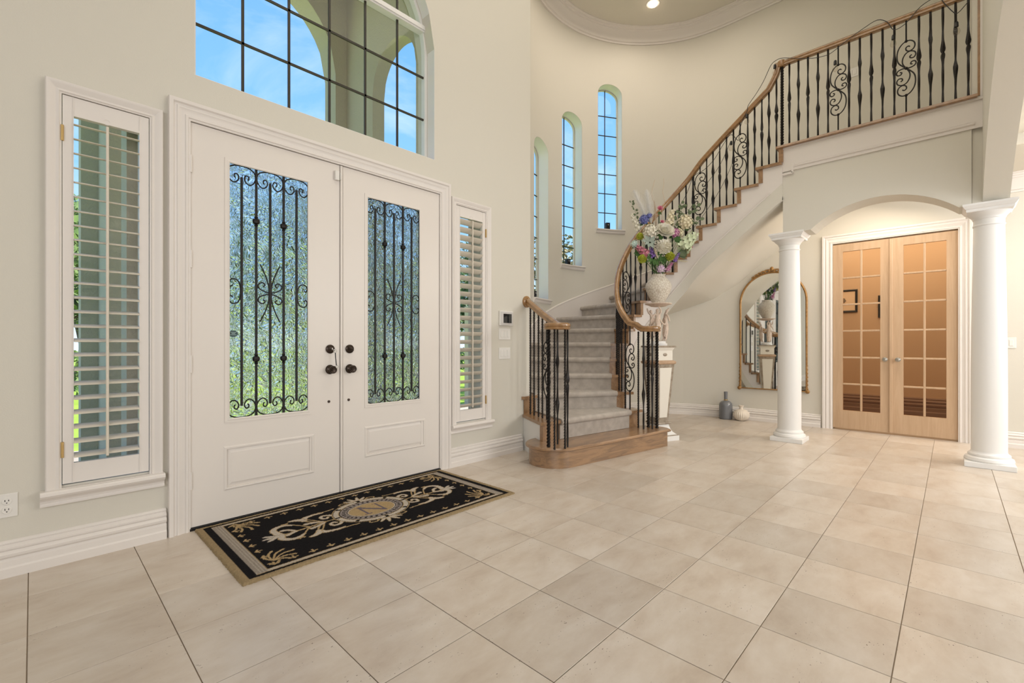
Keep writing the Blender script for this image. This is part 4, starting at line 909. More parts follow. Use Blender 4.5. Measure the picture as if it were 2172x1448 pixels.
# ================================================================ COLUMNS
def column(cx, cy, label):
    t = thing('column', label, 'column', (cx, cy, 0)); h = .165
    obj('plinth', MB().box((cx - h, cy - h, 0), (cx + h, cy + h, .048)), 'white', t, bevel=.004)
    obj('base', MB().lathe([(.160, .048), (.166, .062), (.160, .082), (.146, .090), (.138, .094), (.142, .104), (.140, .116), (.130, .122), (.124, .128), (.121, .138)], (cx, cy, 0), 48), 'white', t, smooth=30)
    pr = [(.120 - .018 * (max(0, (i / 14) - .25) / .75) ** 1.5, .138 + (2.20 - .138) * i / 14) for i in range(15)]
    obj('shaft', MB().lathe(pr, (cx, cy, 0), 48), 'white', t, smooth=30)
    obj('capital', MB().lathe([(.101, 2.200), (.108, 2.206), (.108, 2.216), (.102, 2.222), (.103, 2.262), (.108, 2.266), (.112, 2.280), (.114, 2.284), (.128, 2.300), (.146, 2.318), (.150, 2.326)], (cx, cy, 0), 48), 'white', t, smooth=30)
    b = MB(); lv = [(.148, 2.326), (.152, 2.332), (.152, 2.350), (.160, 2.356), (.172, 2.376), (.176, 2.380), (.176, 2.3985)]
    n = len(lv); vs = [(cx + sx * r, cy + sy * r, z) for r, z in lv for sx, sy in ((-1, -1), (1, -1), (1, 1), (-1, 1))]; fs = [(3, 2, 1, 0), tuple(4 * (n - 1) + i for i in range(4))]
    for i in range(n - 1):
        for k in range(4): fs.append((i * 4 + k, i * 4 + (k + 1) % 4, (i + 1) * 4 + (k + 1) % 4, (i + 1) * 4 + k))
    obj('abacus', b.add(vs, fs), 'white', t)
column(6.115, 1.372, 'white round column standing left of the dining doors')
column(6.085, -.245, 'white round column nearest the right edge, in front of the light switch')
column(1.75, -.285, 'white round column at the near end of the side arcade')
# ================================================================ RUG
import numpy as np
def make_rug():
    X0, X1, Y0, Y1 = .672, 2.500, 2.365, 3.275; cx, cy = (X0 + X1) / 2, (Y0 + Y1) / 2 + .008; nx, ny = 380, 190
    gx, gy = np.meshgrid(np.linspace(X0, X1, nx + 1), np.linspace(Y0, Y1, ny + 1)); x = gx - cx; y = gy - cy
    rs = np.random.RandomState(3); n1 = rs.rand(*x.shape)
    BLK = np.array([.012, .011, .012]); TAN = np.array([.50, .36, .19]); CRE = np.array([.62, .55, .46]); TAU = np.array([.36, .31, .26]); GRY = np.array([.25, .215, .20]); FR = np.array([.40, .30, .17]); PUR = np.array([.17, .14, .17])
    C = np.zeros(x.shape + (3,)); C[:] = BLK; dx = np.minimum(gx - X0, X1 - gx); dy = np.minimum(gy - Y0, Y1 - gy)
    def put(m, c): C[m] = c
    inb = (dx > .075) & (dy > .046); put(inb, TAU); put((dx > .075) & (dy > .046) & (dy < .052), TAN); put(inb & (dy < .074) & (dy > .052), CRE * .9)
    st = (dx > .078) & (dx < .128) & (dy > .052); put(st, TAU); put(st & (((dx * 220).astype(int) % 3) == 0), CRE * .8)
    put((dx > .128) & (dx < .134) & (dy > .07), TAN * .7); put((dx > .134) & (dy > .076), BLK); put((dx > .134) & (dy > .070) & (dy < .076), TAN)
    put((dx < .034) | (dy < .028), FR)
    def stroke(pts, w0, w1, c, oc=None, o=.006, sym=True):
        pts = [(p[0], p[1]) for p in catmull([(a, b, 0) for a, b in pts], 5)]
        def D(px, py):
            best = np.full(x.shape, 9.0)
            for i in range(len(pts) - 1):
                a, b = pts[i], pts[i + 1]; vx, vy = b[0] - a[0], b[1] - a[1]; L = vx * vx + vy * vy + 1e-12
                t = np.clip(((px - a[0]) * vx + (py - a[1]) * vy) / L, 0, 1); d = np.hypot(px - a[0] - t * vx, py - a[1] - t * vy)
                w = w0 + (w1 - w0) * (i + t) / (len(pts) - 1); best = np.minimum(best, d - w)
            return best
        for s in ((1, -1) if sym else (1,)):
            d = D(x * s, y)
            if oc is not None: put(d < o, oc)
            put(d < 0, c)
    # border motifs
    def motif(mx, my, ang, s=1.):
        for a in (-.9, 0, .9):
            L = .030 * s * (1.1 if a == 0 else .85); stroke([(mx, my), (mx + L * .5 * sin(ang + a * .7), my + L * .5 * cos(ang + a * .7)), (mx + L * sin(ang + a), my + L * cos(ang + a))], .0035, .005, TAN, None, sym=False)
    for k in range(16):
        mx = -.74 + k * .0987
        motif(mx, -(.455 - .098) - .008, 0); motif(mx, .455 - .098 - .008, pi)
    for k in range(6):
        my = -.24 + k * .096; motif(-.765, my, pi / 2); motif(.765, my, -pi / 2)
    for sx in (-1, 1):
        for sy in (-1, 1):
            bx, by = sx * .73, sy * .315; ang = atan2(-sx, -sy)
            for k, a in enumerate((-1.25, -.8, -.35, .1, .55, 1.0)):
                L = (.09, .12, .13, .13, .11, .08)[k]; aa = ang + a; stroke([(bx, by), (bx + L * .6 * sin(aa), by + L * .6 * cos(aa)), (bx + L * sin(aa + .25), by + L * cos(aa + .25))], .004, .008, TAN, None, sym=False)
            stroke([(bx - sx * .02, by + sy * .02), (bx - sx * .0, by + sy * .045), (bx + sx * .03, by + sy * .02)], .008, .006, TAN * .9, None, sym=False)
    # scrolls either side of the medallion
    stroke([(-.24, -.005), (-.33, .0), (-.42, -.012), (-.52, -.02), (-.60, -.02)], .006, .008, TAN)
    for v in (1, -1):
        stroke([(-.33, 0), (-.385, v * .06), (-.405, v * .11), (-.385, v * .155), (-.33, v * .175), (-.24, v * .172), (-.185, v * .180)], .006, .005, TAN)
        stroke([(-.405, v * .115), (-.385, v * .150), (-.33, v * .165), (-.27, v * .160)], .018, .003, CRE, TAN, .005)
        stroke([(-.34, v * .03), (-.385, v * .11), (-.43, v * .150)], .005, .004, TAN); stroke([(-.415, v * .135), (-.445, v * .155), (-.475, v * .160)], .018, .006, CRE, TAN, .005)
        stroke([(-.33, v * .012), (-.38, v * .035), (-.42, v * .045)], .006, .012, CRE, TAN, .004)
        stroke([(-.42, -.012), (-.46, v * .06), (-.505, v * .12), (-.53, v * .145)], .006, .003, TAN); stroke([(-.50, v * .135), (-.54, v * .135)], .008, .004, TAN)
        stroke([(-.59, -.02 + v * .01), (-.60, v * .075), (-.565, v * .115), (-.52, v * .115), (-.485, v * .09)], .018, .005, CRE, TAN, .005)
        stroke([(-.50, -.02), (-.53, v * .03), (-.56, v * .045)], .006, .010, CRE, TAN, .004)
        stroke([(-.235, v * .05), (-.26, v * .09), (-.30, v * .10), (-.315, v * .065), (-.29, v * .045), (-.275, v * .062)], .010, .005, CRE, TAN, .004)
    for a in (2.5, 3.14, 3.78): stroke([(-.61, -.02), (-.61 + .05 * cos(a), -.02 + .05 * sin(a)), (-.61 + .075 * cos(a), -.02 + .07 * sin(a))], .014, .003, CRE, TAU, .004)
    # crown tufts and medallion
    for v in (1, -1):
        for a in (-.9, -.35, .35, .9): stroke([(0, v * .19), (.05 * sin(a), v * (.19 + .05 * cos(a))), (.095 * sin(a), v * (.19 + .095 * cos(a)))], .018, .003, CRE, TAN, .004, sym=False)
        for s in (1, -1): stroke([(s * .05, v * .19), (s * .09, v * .225), (s * .13, v * .215), (s * .12, v * .19)], .006, .004, TAN, None, sym=False)
    e = lambda a, b: (x / a) ** 2 + (y / b) ** 2 < 1; th = np.arctan2(y / .16, x / .21)
    put(e(.262, .214), TAN); put(e(.256, .208), BLK); seg = np.abs(((th / pi * 4 + .5) % 1) - .5) > .07
    put(e(.252, .204) & seg, CRE); put(e(.222, .176), TAN); put(e(.217, .171), BLK); put(e(.211, .165), GRY * 1.35)
    dash = (((th / (2 * pi) * 34) % 1) < .45) & e(.200, .154) & ~e(.178, .133); put(dash, BLK)
    put(e(.168, .124), BLK); put(e(.163, .119), CRE); put(e(.157, .113), TAN)
    for a, b, w in (((-.062, .072), (-.062, -.072), .007), ((.062, .072), (.062, -.072), .007), ((-.062, .072), (.062, -.072), .011), ((-.088, .074), (-.042, .074), .004), ((.040, .074), (.088, .074), .004), ((-.088, -.074), (-.038, -.074), .004)):
        stroke([a, ((a[0] + b[0]) / 2, (a[1] + b[1]) / 2), b], w, w, PUR, None, sym=False)
    C *= (.86 + .28 * n1[..., None]); z = .010 + .0025 * rs.rand(*x.shape); z[0, :] = z[-1, :] = 0; z[:, 0] = z[:, -1] = 0
    jit = (dx < .03) | (dy < .025); gx2 = gx + jit * (rs.rand(*x.shape) - .5) * .006; gy2 = gy + jit * (rs.rand(*x.shape) - .5) * .006
    V = np.stack([gx2 - cx, gy2 - cy, z], -1).reshape(-1, 3); idx = np.arange((nx + 1) * (ny + 1)).reshape(ny + 1, nx + 1)
    F = np.stack([idx[:-1, :-1], idx[:-1, 1:], idx[1:, 1:], idx[1:, :-1]], -1).reshape(-1, 4)
    me = bpy.data.meshes.new('rug'); me.from_pydata(V.tolist(), [], F.tolist()); at = me.color_attributes.new('pile', 'FLOAT_COLOR', 'POINT'); at.data.foreach_set('color', np.concatenate([C.reshape(-1, 3), np.ones((C.size // 3, 1))], 1).astype(np.float32).ravel())
    m = mat('hooked_rug_pile', (.5, .5, .5), .95, spec=.1, bump=(350, .8)); t = m.node_tree; a = t.nodes.new('ShaderNodeVertexColor'); a.layer_name = 'pile'; t.links.new(a.outputs[0], t.nodes['Principled BSDF'].inputs['Base Color'])
    me.materials.append(m); o = bpy.data.objects.new('rug', me); COL.objects.link(o); o.location = (cx, cy, .0005); me.polygons.foreach_set('use_smooth', [True] * len(me.polygons))
    tag(o, 'black hooked rug with tan border, cream scrolls and a letter N medallion before the doors', 'rug')
make_rug()
# ================================================================ WALL PLATES
def plate_y(name, label, x, z, w, h, gangs, cat='switch', grp=None):
    t = thing(name, label, cat, (x, YW - .003, z - h / 2), grp); obj('plate', MB().box((x - w / 2, YW - .006, z - h / 2), (x + w / 2, YW, z + h / 2)), 'plast', t, bevel=.002)
    for g in range(gangs):
        gx = x + (g - (gangs - 1) / 2) * .046; obj('rocker', MB().box((gx - .016, YW - .010, z - .033), (gx + .016, YW - .004, z + .033)), 'plast', t, bevel=.002)
    return t
plate_y('light_switch', 'three-rocker white switch plate just below the alarm keypad', 3.334, 1.224, .165, .116, 3)
plate_y('light_switch', 'lower three-rocker white switch plate beside the stair railing', 3.334, 1.027, .165, .116, 3)
t = thing('alarm_keypad', 'silver framed touch screen alarm keypad on the wall right of the entry doors', 'keypad', (3.345, YW - .005, 1.305))
obj('body', MB().box((3.25, YW - .022, 1.308), (3.44, YW, 1.458)), 'plast', t, bevel=.005); obj('bezel', MB().box((3.258, YW - .026, 1.316), (3.432, YW - .021, 1.450)), mat('silver_plastic', (.62, .60, .58), .35), t, bevel=.002)
obj('screen', MB().box((3.295, YW - .028, 1.335), (3.412, YW - .025, 1.428)), mat('dark_screen', (.015, .016, .018), .08), t)
t = thing('power_outlet', 'white duplex power outlet on the wall at the far left', 'outlet', (-.083, YW - .003, .283))
obj('plate', MB().box((-.122, YW - .006, .283), (-.048, YW, .398)), 'plast', t, bevel=.002)
for z in (.362, .320):
    s = obj('socket', MB().lathe([(.017, 0), (.0175, .003), (.016, .004)], (0, 0, 0), 20).xf(Matrix.Translation((-.085, YW - .005, z)) @ Matrix.Rotation(pi / 2, 4, 'X')), 'plast', t)
    obj('slot', MB().box((-.092, YW - .0098, z - .001), (-.0895, YW - .0088, z + .008)).box((-.080, YW - .0098, z), (-.0778, YW - .0088, z + .007)).box((-.087, YW - .0098, z - .010), (-.083, YW - .0088, z - .006)), 'black', t)
def plate_x(label, y, z, gangs):
    w = .074 + .046 * (gangs - 1); t = thing('light_switch', label, 'switch', (XD - .003, y, z - .058)); obj('plate', MB().box((XD - .006, y - w / 2, z - .058), (XD, y + w / 2, z + .058)), 'plast', t, bevel=.002)
    for g in range(gangs): gy = y + (g - (gangs - 1) / 2) * .046; obj('rocker', MB().box((XD - .010, gy - .016, z - .033), (XD - .004, gy + .016, z + .033)), 'plast', t, bevel=.002)
plate_x('single white rocker switch on the wall right of the far column', -.464, 1.134, 1)
plate_x('double white switch plate high on the wall behind the balcony railing', .928, 4.633, 2)
# ================================================================ RECESSED LIGHT
def can(x, y, label):
    t = thing('recessed_light', label, 'ceiling light', (x, y, ZC - .01)); obj('trim_ring', MB().lathe([(.095, -.004), (.098, -.001), (.095, .0)], (x, y, ZC), 28), 'white', t, smooth=True)
    obj('bulb', MB().sphere((x, y, ZC - .012), .062, 16, 8, (1, 1, .35)), 'lens', t, smooth=True)
can(6.372, 3.206, 'lit recessed ceiling light inside the round ceiling of the stair hall')
# small black spotlight boxes on the rotunda sills
for i, ((a, b, z0, z1), lab) in enumerate(zip(rot_win, ('lowest, leftmost', 'middle', 'highest, rightmost'))):
    am = (a + b) / 2 - (.3 if i else -.5); r = CR + .10; c = (CX + r * cos(radians(am)), CY + r * sin(radians(am)))
    t = thing('uplight', 'small black spotlight box on the sill of the %s narrow stair window' % lab, 'lamp', (c[0], c[1], z0))
    R_ = Matrix.Translation((c[0], c[1], z0)) @ Matrix.Rotation(radians(am), 4, 'Z'); k0 = .112 if i < 2 else .135
    obj('housing', MB().box((-.03, -.034, .0), (.03, .034, k0)).box((-.038, -.040, 0), (.038, .040, .008)).xf(R_), 'black', t, bevel=.002)
    obj('lens', MB().sphere((-.031, 0, k0 * .72), .011, 10, 6).xf(R_), 'pewter', t, smooth=True)
# ================================================================ MIRROR
t = thing('wall_mirror', 'tall arched mirror in a thin gold frame with a carved crest, behind the column', 'mirror', (XD - .01, 1.863, .455)); my, mh, zs = 1.863, .425, 1.725
ol = [(my + mh, .470), (my + mh, zs)] + [(my + mh * cos(radians(a)), zs + mh * sin(radians(a))) for a in range(6, 180, 6)] + [(my - mh, zs), (my - mh, .470)]
obj('mirror_glass', MB().add([(XD - .016, a, b) for a, b in ol], [tuple(range(len(ol)))]), 'mirror', t)
obj('frame', MB().tube([(XD - .018, a, b) for a, b in ol], .0145, 10, closed=True), 'gold', t, smooth=True)
cr_ = MB(); rnd = random.Random(5)
for s in (-1, 1):
    for k in range(5):
        a0 = radians(90 - s * (3 + k * 7)); c = Vector((XD - .03, my + (mh + .005) * cos(a0), zs + (mh + .005) * sin(a0))); L = .060 - .006 * k
        tn = Vector((0, -sin(a0), cos(a0))) * -s; nn = Vector((0, cos(a0), sin(a0)))
        cr_.tube([c, c + tn * L * .4 + nn * L * .5, c + tn * L * .95 + nn * L * .55, c + tn * L * 1.1 + nn * L * .15, c + tn * L * .8 + nn * L * .12], [.012, .014, .011, .008, .006], 7)
cr_.sphere((XD - .032, my, zs + mh + .045), .026, 10, 8, (.6, 1, 1.3))
for s in (-1, 1): cr_.sphere((XD - .03, my + s * .03, zs + mh + .028), .016, 8, 6)
o = obj('crest', cr_, 'gold', t, smooth=True); o['label'] = 'carved gilt leaf crest'
for s in (-1, 1):
    b = MB(); yb = my + s * (mh + .004)
    for k in range(15): b.sphere((XD - .022, yb + s * .006 * (k % 2), .485 + k * .026), .014 - .0004 * k, 7, 5, (.8, 1, 1.2))
    b.sphere((XD - .024, yb + s * .008, .470), .028, 10, 8, (.6, 1, 1)); obj('corner_ornament', b, 'gold', t, smooth=True)
# ================================================================ FLOOR VASES
t = thing('bottle_vase', 'grey glazed bottle vase with a narrow neck on the floor under the mirror', 'vase', (7.205, 2.455, 0))
gm = mat('grey_glaze', (.16, .165, .175), .22, coat=.3)
obj('body', MB().lathe([(.080, 0), (.090, .010), (.093, .05), (.093, .200), (.088, .232), (.068, .258), (.036, .272), (.024, .278)], (7.205, 2.455, 0), 36), gm, t, smooth=30)
obj('collar', MB().lathe([(.024, .277), (.028, .280), (.028, .290), (.023, .293)], (7.205, 2.455, 0), 24), 'brass', t, smooth=30)
obj('neck', MB().lathe([(.023, .293), (.024, .32), (.0265, .395), (.027, .408), (.020, .408), (.016, .39)], (7.205, 2.455, 0), 24), gm, t, smooth=30)
t = thing('ribbed_vase', 'small round ribbed cream vase on the floor beside the grey bottle', 'vase', (7.20, 2.235, 0))
cm2 = mat('cream_ceramic', (.74, .66, .56), .5)
obj('body', MB().lathe([(.045, 0), (.062, .006), (.088, .028), (.104, .062), (.108, .092), (.100, .122), (.078, .148), (.048, .163), (.030, .168)], (7.20, 2.235, 0), 96, flute=lambda a, z: 1 + .030 * cos(a * 24) * min(1, z / .03) * min(1, max(0, .17 - z) / .03)), cm2, t, smooth=50)
obj('neck', MB().lathe([(.030, .167), (.026, .176), (.027, .200), (.038, .216), (.039, .222), (.028, .222), (.022, .205)], (7.20, 2.235, 0), 28), cm2, t, smooth=30)
# ================================================================ PEDESTAL
PX, PY = 5.135, 2.515; th_ = radians(44 + 24); PR = Matrix.Translation((PX, PY, 0)) @ Matrix.Rotation(th_ - pi / 2 + radians(0), 4, 'Z')
marb = mat('grey_veined_stone', (.40, .34, .27), .4, noise=(22, .8, (.22, .17, .12))); tan_ = mat('tan_stone', (.52, .36, .24), .4, noise=(18, .6, (.40, .26, .16))); crm = mat('cream_panel', (.80, .76, .68), .35)
t = thing('pedestal', 'tapering cream and stone pedestal with oval medallions behind the stair railing', 'pedestal', (PX, PY, 0))
def sq(lv): 
    n = len(lv); vs = [(sx * r, sy * r, z) for r, z in lv for sx, sy in ((-1, -1), (1, -1), (1, 1), (-1, 1))]; fs = [(3, 2, 1, 0), tuple(4 * (n - 1) + i for i in range(4))]
    for i in range(n - 1):
        for k in range(4): fs.append((i * 4 + k, i * 4 + (k + 1) % 4, (i + 1) * 4 + (k + 1) % 4, (i + 1) * 4 + k))
    return MB().add(vs, fs)
def pobj(n, b, m, par=t, **k): return obj(n, b.xf(PR), m, par, **k)
pobj('plinth', sq([(.165, 0), (.165, .055)]), 'white'); pobj('plinth_band', sq([(.157, .055), (.157, .066)]), marb)
pobj('base', sq([(.150, .066), (.135, .074), (.112, .095), (.096, .125), (.084, .165), (.080, .185)]), 'white', smooth=30)
pobj('lower_band', sq([(.100, .185), (.104, .195), (.100, .206), (.078, .21), (.078, .222)]), marb)
pobj('shaft', sq([(.078, .222), (.126, .885)]), marb)
for k in range(4):
    rot = Matrix.Rotation(k * pi / 2, 4, 'Z'); b = MB(); f = lambda z: .078 + (.126 - .078) * (z - .222) / (.885 - .222) + .002
    za, zb = .262, .845; wa, wb = f(za) - .028, f(zb) - .036
    b.add([(-wa, -f(za), za), (wa, -f(za), za), (wb, -f(zb), zb), (-wb, -f(zb), zb), (-wa, -f(za) + .004, za), (wa, -f(za) + .004, za), (wb, -f(zb) + .004, zb), (-wb, -f(zb) + .004, zb)], [(0, 1, 2, 3), (7, 6, 5, 4), (0, 4, 5, 1), (1, 5, 6, 2), (2, 6, 7, 3), (3, 7, 4, 0)]); b.xf(rot); pobj('panel', b, crm)
    b = MB().sphere((0, -.112, .998), .024, 14, 8, (1.35, .3, .8)).xf(rot); pobj('medallion', b, marb, smooth=True)
pobj('ledge', sq([(.126, .885), (.138, .892), (.142, .905), (.142, .915), (.130, .925), (.112, .932)]), tan_)
pobj('block', sq([(.112, .932), (.112, 1.045), (.118, 1.055), (.128, 1.075), (.132, 1.082)]), crm); pobj('cap', sq([(.140, 1.082), (.142, 1.086), (.142, 1.098), (.138, 1.102)]), marb)
# ---- figural stand
bis = mat('aged_bisque', (.74, .62, .52), .6, noise=(40, .6, (.56, .42, .33)))
t = thing('figural_stand', 'round stand of three draped figures holding up a plate, on the pedestal', 'stand', (PX, PY, 1.102))
obj('base', MB().lathe([(.098, 1.102), (.100, 1.106), (.100, 1.128), (.092, 1.130), (.084, 1.133), (.084, 1.150), (.080, 1.154)], (PX, PY, 0), 36), 'white', t, smooth=30)
obj('plate', MB().lathe([(.060, 1.562), (.085, 1.566), (.120, 1.582), (.150, 1.590), (.155, 1.596), (.152, 1.601), (.10, 1.600)], (PX, PY, 0), 40), bis, t, smooth=30)
def skin_fig(edges, verts, rad, name, m, par, mtx, lvl=2):
    me = bpy.data.meshes.new(name); me.from_pydata([tuple(mtx @ Vector(v)) for v in verts], edges, []); o = bpy.data.objects.new(name, me); COL.objects.link(o)
    me.materials.append(m); w = wloc(par); o.parent = par
    for v in me.vertices: v.co = v.co - w
    sk = o.modifiers.new('skin', 'SKIN'); 
    if not me.skin_vertices: me.skin_vertices.new()
    for i, r in enumerate(rad): me.skin_vertices[0].data[i].radius = (r, r)
    me.skin_vertices[0].data[0].use_root = True; sk.use_smooth_shade = True
    s = o.modifiers.new('sub', 'SUBSURF'); s.levels = lvl; s.render_levels = lvl; return o
fv = [(0, 0, .200), (0, .012, .245), (0, .022, .285), (0, .020, .318), (.000, .016, .340), (0, .012, .362), (0, .010, .384),
      (.022, .022, .318), (.040, .010, .345), (.034, -.008, .385), (.020, -.020, .408),
      (-.022, .022, .318), (-.044, .010, .300), (-.062, .000, .262), (-.078, -.006, .235),
      (.016, -.004, .170), (.022, .004, .105), (.016, -.006, .045), (.018, .008, .006),
      (-.014, -.002, .170), (-.016, -.014, .100), (-.010, -.022, .045), (-.010, -.012, .006)]
fe = [(0, 1), (1, 2), (2, 3), (3, 4), (4, 5), (5, 6), (2, 7), (7, 8), (8, 9), (9, 10), (2, 11), (11, 12), (12, 13), (13, 14), (0, 15), (15, 16), (16, 17), (17, 18), (0, 19), (19, 20), (20, 21), (21, 22)]
fr_ = [r_ * 1.12 for r_ in (.026, .021, .025, .018, .009, .019, .014, .012, .010, .008, .006, .012, .010, .008, .006, .020, .015, .010, .008, .020, .015, .010, .008)]
for k, a in enumerate((200, 320, 80)):
    mt = Matrix.Translation((PX, PY, 1.152)) @ Matrix.Rotation(radians(a), 4, 'Z') @ Matrix.Translation((0, 0, 0)) @ Matrix.Rotation(pi / 2, 4, 'Z') @ Matrix.Translation((0, -.062, 0)) @ Matrix.Rotation(radians(9), 4, 'X')
    f = skin_fig(fe, fv, fr_, 'figure', bis, t, mt)
    d = MB()   # draped skirt with folds
    rows = [(.030, .215), (.033, .185), (.036, .150), (.034, .110), (.030, .075), (.026, .045)]; sg = 28
    vs = [(.004 + (r * (1 + .14 * sin(q * 7 * 2 * pi / sg + i))) * cos(2 * pi * q / sg), -.002 - .010 * i / 5 + (r * .85 * (1 + .14 * sin(q * 7 * 2 * pi / sg + i))) * sin(2 * pi * q / sg), z + (.02 * sin(2 * pi * q / sg) if i == 5 else 0)) for i, (r, z) in enumerate(rows) for q in range(sg)]
    d.add(vs, [(i * sg + q, i * sg + (q + 1) % sg, (i + 1) * sg + (q + 1) % sg, (i + 1) * sg + q) for i in range(5) for q in range(sg)]); d.xf(mt); obj('drapery', d, bis, f, smooth=60)
    a1, a2 = radians(a + 12), radians(a + 108); am = (a1 + a2) / 2
    obj('garland', MB().tube(catmull([(PX + .075 * cos(a1), PY + .075 * sin(a1), 1.43), (PX + .085 * cos((a1 + am) / 2), PY + .085 * sin((a1 + am) / 2), 1.37), (PX + .082 * cos(am), PY + .082 * sin(am), 1.352), (PX + .085 * cos((a2 + am) / 2), PY + .085 * sin((a2 + am) / 2), 1.37), (PX + .075 * cos(a2), PY + .075 * sin(a2), 1.43)], 5), .0085, 7), bis, t, smooth=True)
# ---- vase
vm = mat('crackle_cream_glaze', (.66, .60, .50), .35); tt = vm.node_tree; co = tt.nodes.new('ShaderNodeTexCoord'); vo = tt.nodes.new('ShaderNodeTexVoronoi'); vo.feature = 'DISTANCE_TO_EDGE'; vo.inputs['Scale'].default_value = 38; tt.links.new(co.outputs['Object'], vo.inputs['Vector'])
mr = tt.nodes.new('ShaderNodeMapRange'); mr.inputs[2].default_value = .12; tt.links.new(vo.outputs['Distance'], mr.inputs[0]); q = tt.nodes.new('ShaderNodeMix'); q.data_type = 'RGBA'; q.inputs[6].default_value = (.50, .42, .32, 1); q.inputs[7].default_value = (.74, .69, .60, 1); tt.links.new(mr.outputs[0], q.inputs[0]); tt.links.new(q.outputs[2], tt.nodes['Principled BSDF'].inputs['Base Color'])
bp = tt.nodes.new('ShaderNodeBump'); bp.inputs['Strength'].default_value = .6; bp.inputs['Distance'].default_value = .004; tt.links.new(mr.outputs[0], bp.inputs['Height']); tt.links.new(bp.outputs[0], tt.nodes['Principled BSDF'].inputs['Normal'])
ZV = 1.602
vase = tag(obj('flower_vase', MB().lathe([(.062, 0), (.070, .004), (.074, .012), (.095, .055), (.125, .110), (.145, .165), (.150, .200), (.140, .240), (.112, .278), (.084, .305), (.076, .322), (.078, .335), (.084, .342), (.076, .342), (.068, .325), (.09, .27), (.12, .20), (.09, .06), (.04, .02)], (PX, PY, ZV), 48), vm, smooth=40), 'round cream crackle-glazed vase holding the bouquet, on the figural stand', 'vase')
# ================================================================ BOUQUET
BR = Vector((.6917, -.7222, 0)); BF = Vector((-.7222, -.6917, 0)); UP = Vector((0, 0, 1)); MOUTH = Vector((PX, PY, ZV + .33)); S = .00108
def bp_(x, y, dep=0.):   # coordinates read off the bouquet as seen from the room: x right, y down
    return Vector((PX, PY, 0)) + BR * ((x - 414) * S) + UP * (1.945 + (1045 - y) * S) + BF * dep
def fmat(n, c, c2=None, r=.7): return mat(n, c, r, spec=.2, noise=(25, .7, c2 or tuple(v * .75 for v in c)))
FM = dict(white=fmat('petal_white', (.80, .77, .68), (.72, .68, .52)), cream=fmat('petal_cream', (.78, .72, .55), (.70, .62, .40)), blue=fmat('petal_blue', (.13, .15, .38), (.24, .26, .55)), pink=fmat('petal_pink', (.66, .16, .28), (.74, .34, .40)),
    rose=fmat('petal_rose', (.52, .18, .24), (.62, .28, .34)), mag=fmat('petal_magenta', (.50, .16, .36), (.70, .48, .52)), purple=fmat('petal_purple', (.22, .12, .42), (.34, .22, .52)), lime=fmat('petal_lime', (.46, .48, .06), (.34, .38, .05)),
    pgreen=fmat('petal_pale_green', (.60, .68, .46), (.72, .76, .58)), mint=fmat('petal_mint', (.62, .76, .70)), euc=fmat('leaf_eucalyptus', (.17, .21, .12), (.11, .15, .08)), silver=fmat('leaf_silver', (.36, .42, .36)), dark=fmat('leaf_dark', (.06, .13, .04), (.10, .19, .06)),
    pampas=fmat('plume_white', (.86, .85, .82), (.80, .78, .72)), tan=fmat('plume_tan', (.66, .52, .38)), lil=fmat('petal_lilac', (.60, .42, .62), (.80, .72, .74)))
def frame_of(n): 
    n = n.normalized(); a = n.orthogonal().normalized(); return a, n.cross(a), n
def petal(mb, c, d, n, L, w, curl=.3):
    """one cupped petal from c along d, facing n"""
    s = d.cross(n).normalized(); pts = []
    for u, ww in ((0, .25), (.45, 1.), (.85, .85), (1.0, .35)):
        h = curl * L * u * u; mid = c + d * (L * u) + n * h; pts.append([mid - s * w * ww + n * w * .25 * ww, mid, mid + s * w * ww + n * w * .25 * ww])
    vs = [p for r in pts for p in r]; mb.add(vs, [(i * 3 + k, i * 3 + k + 1, i * 3 + k + 4, i * 3 + k + 3) for i in range(3) for k in range(2)])
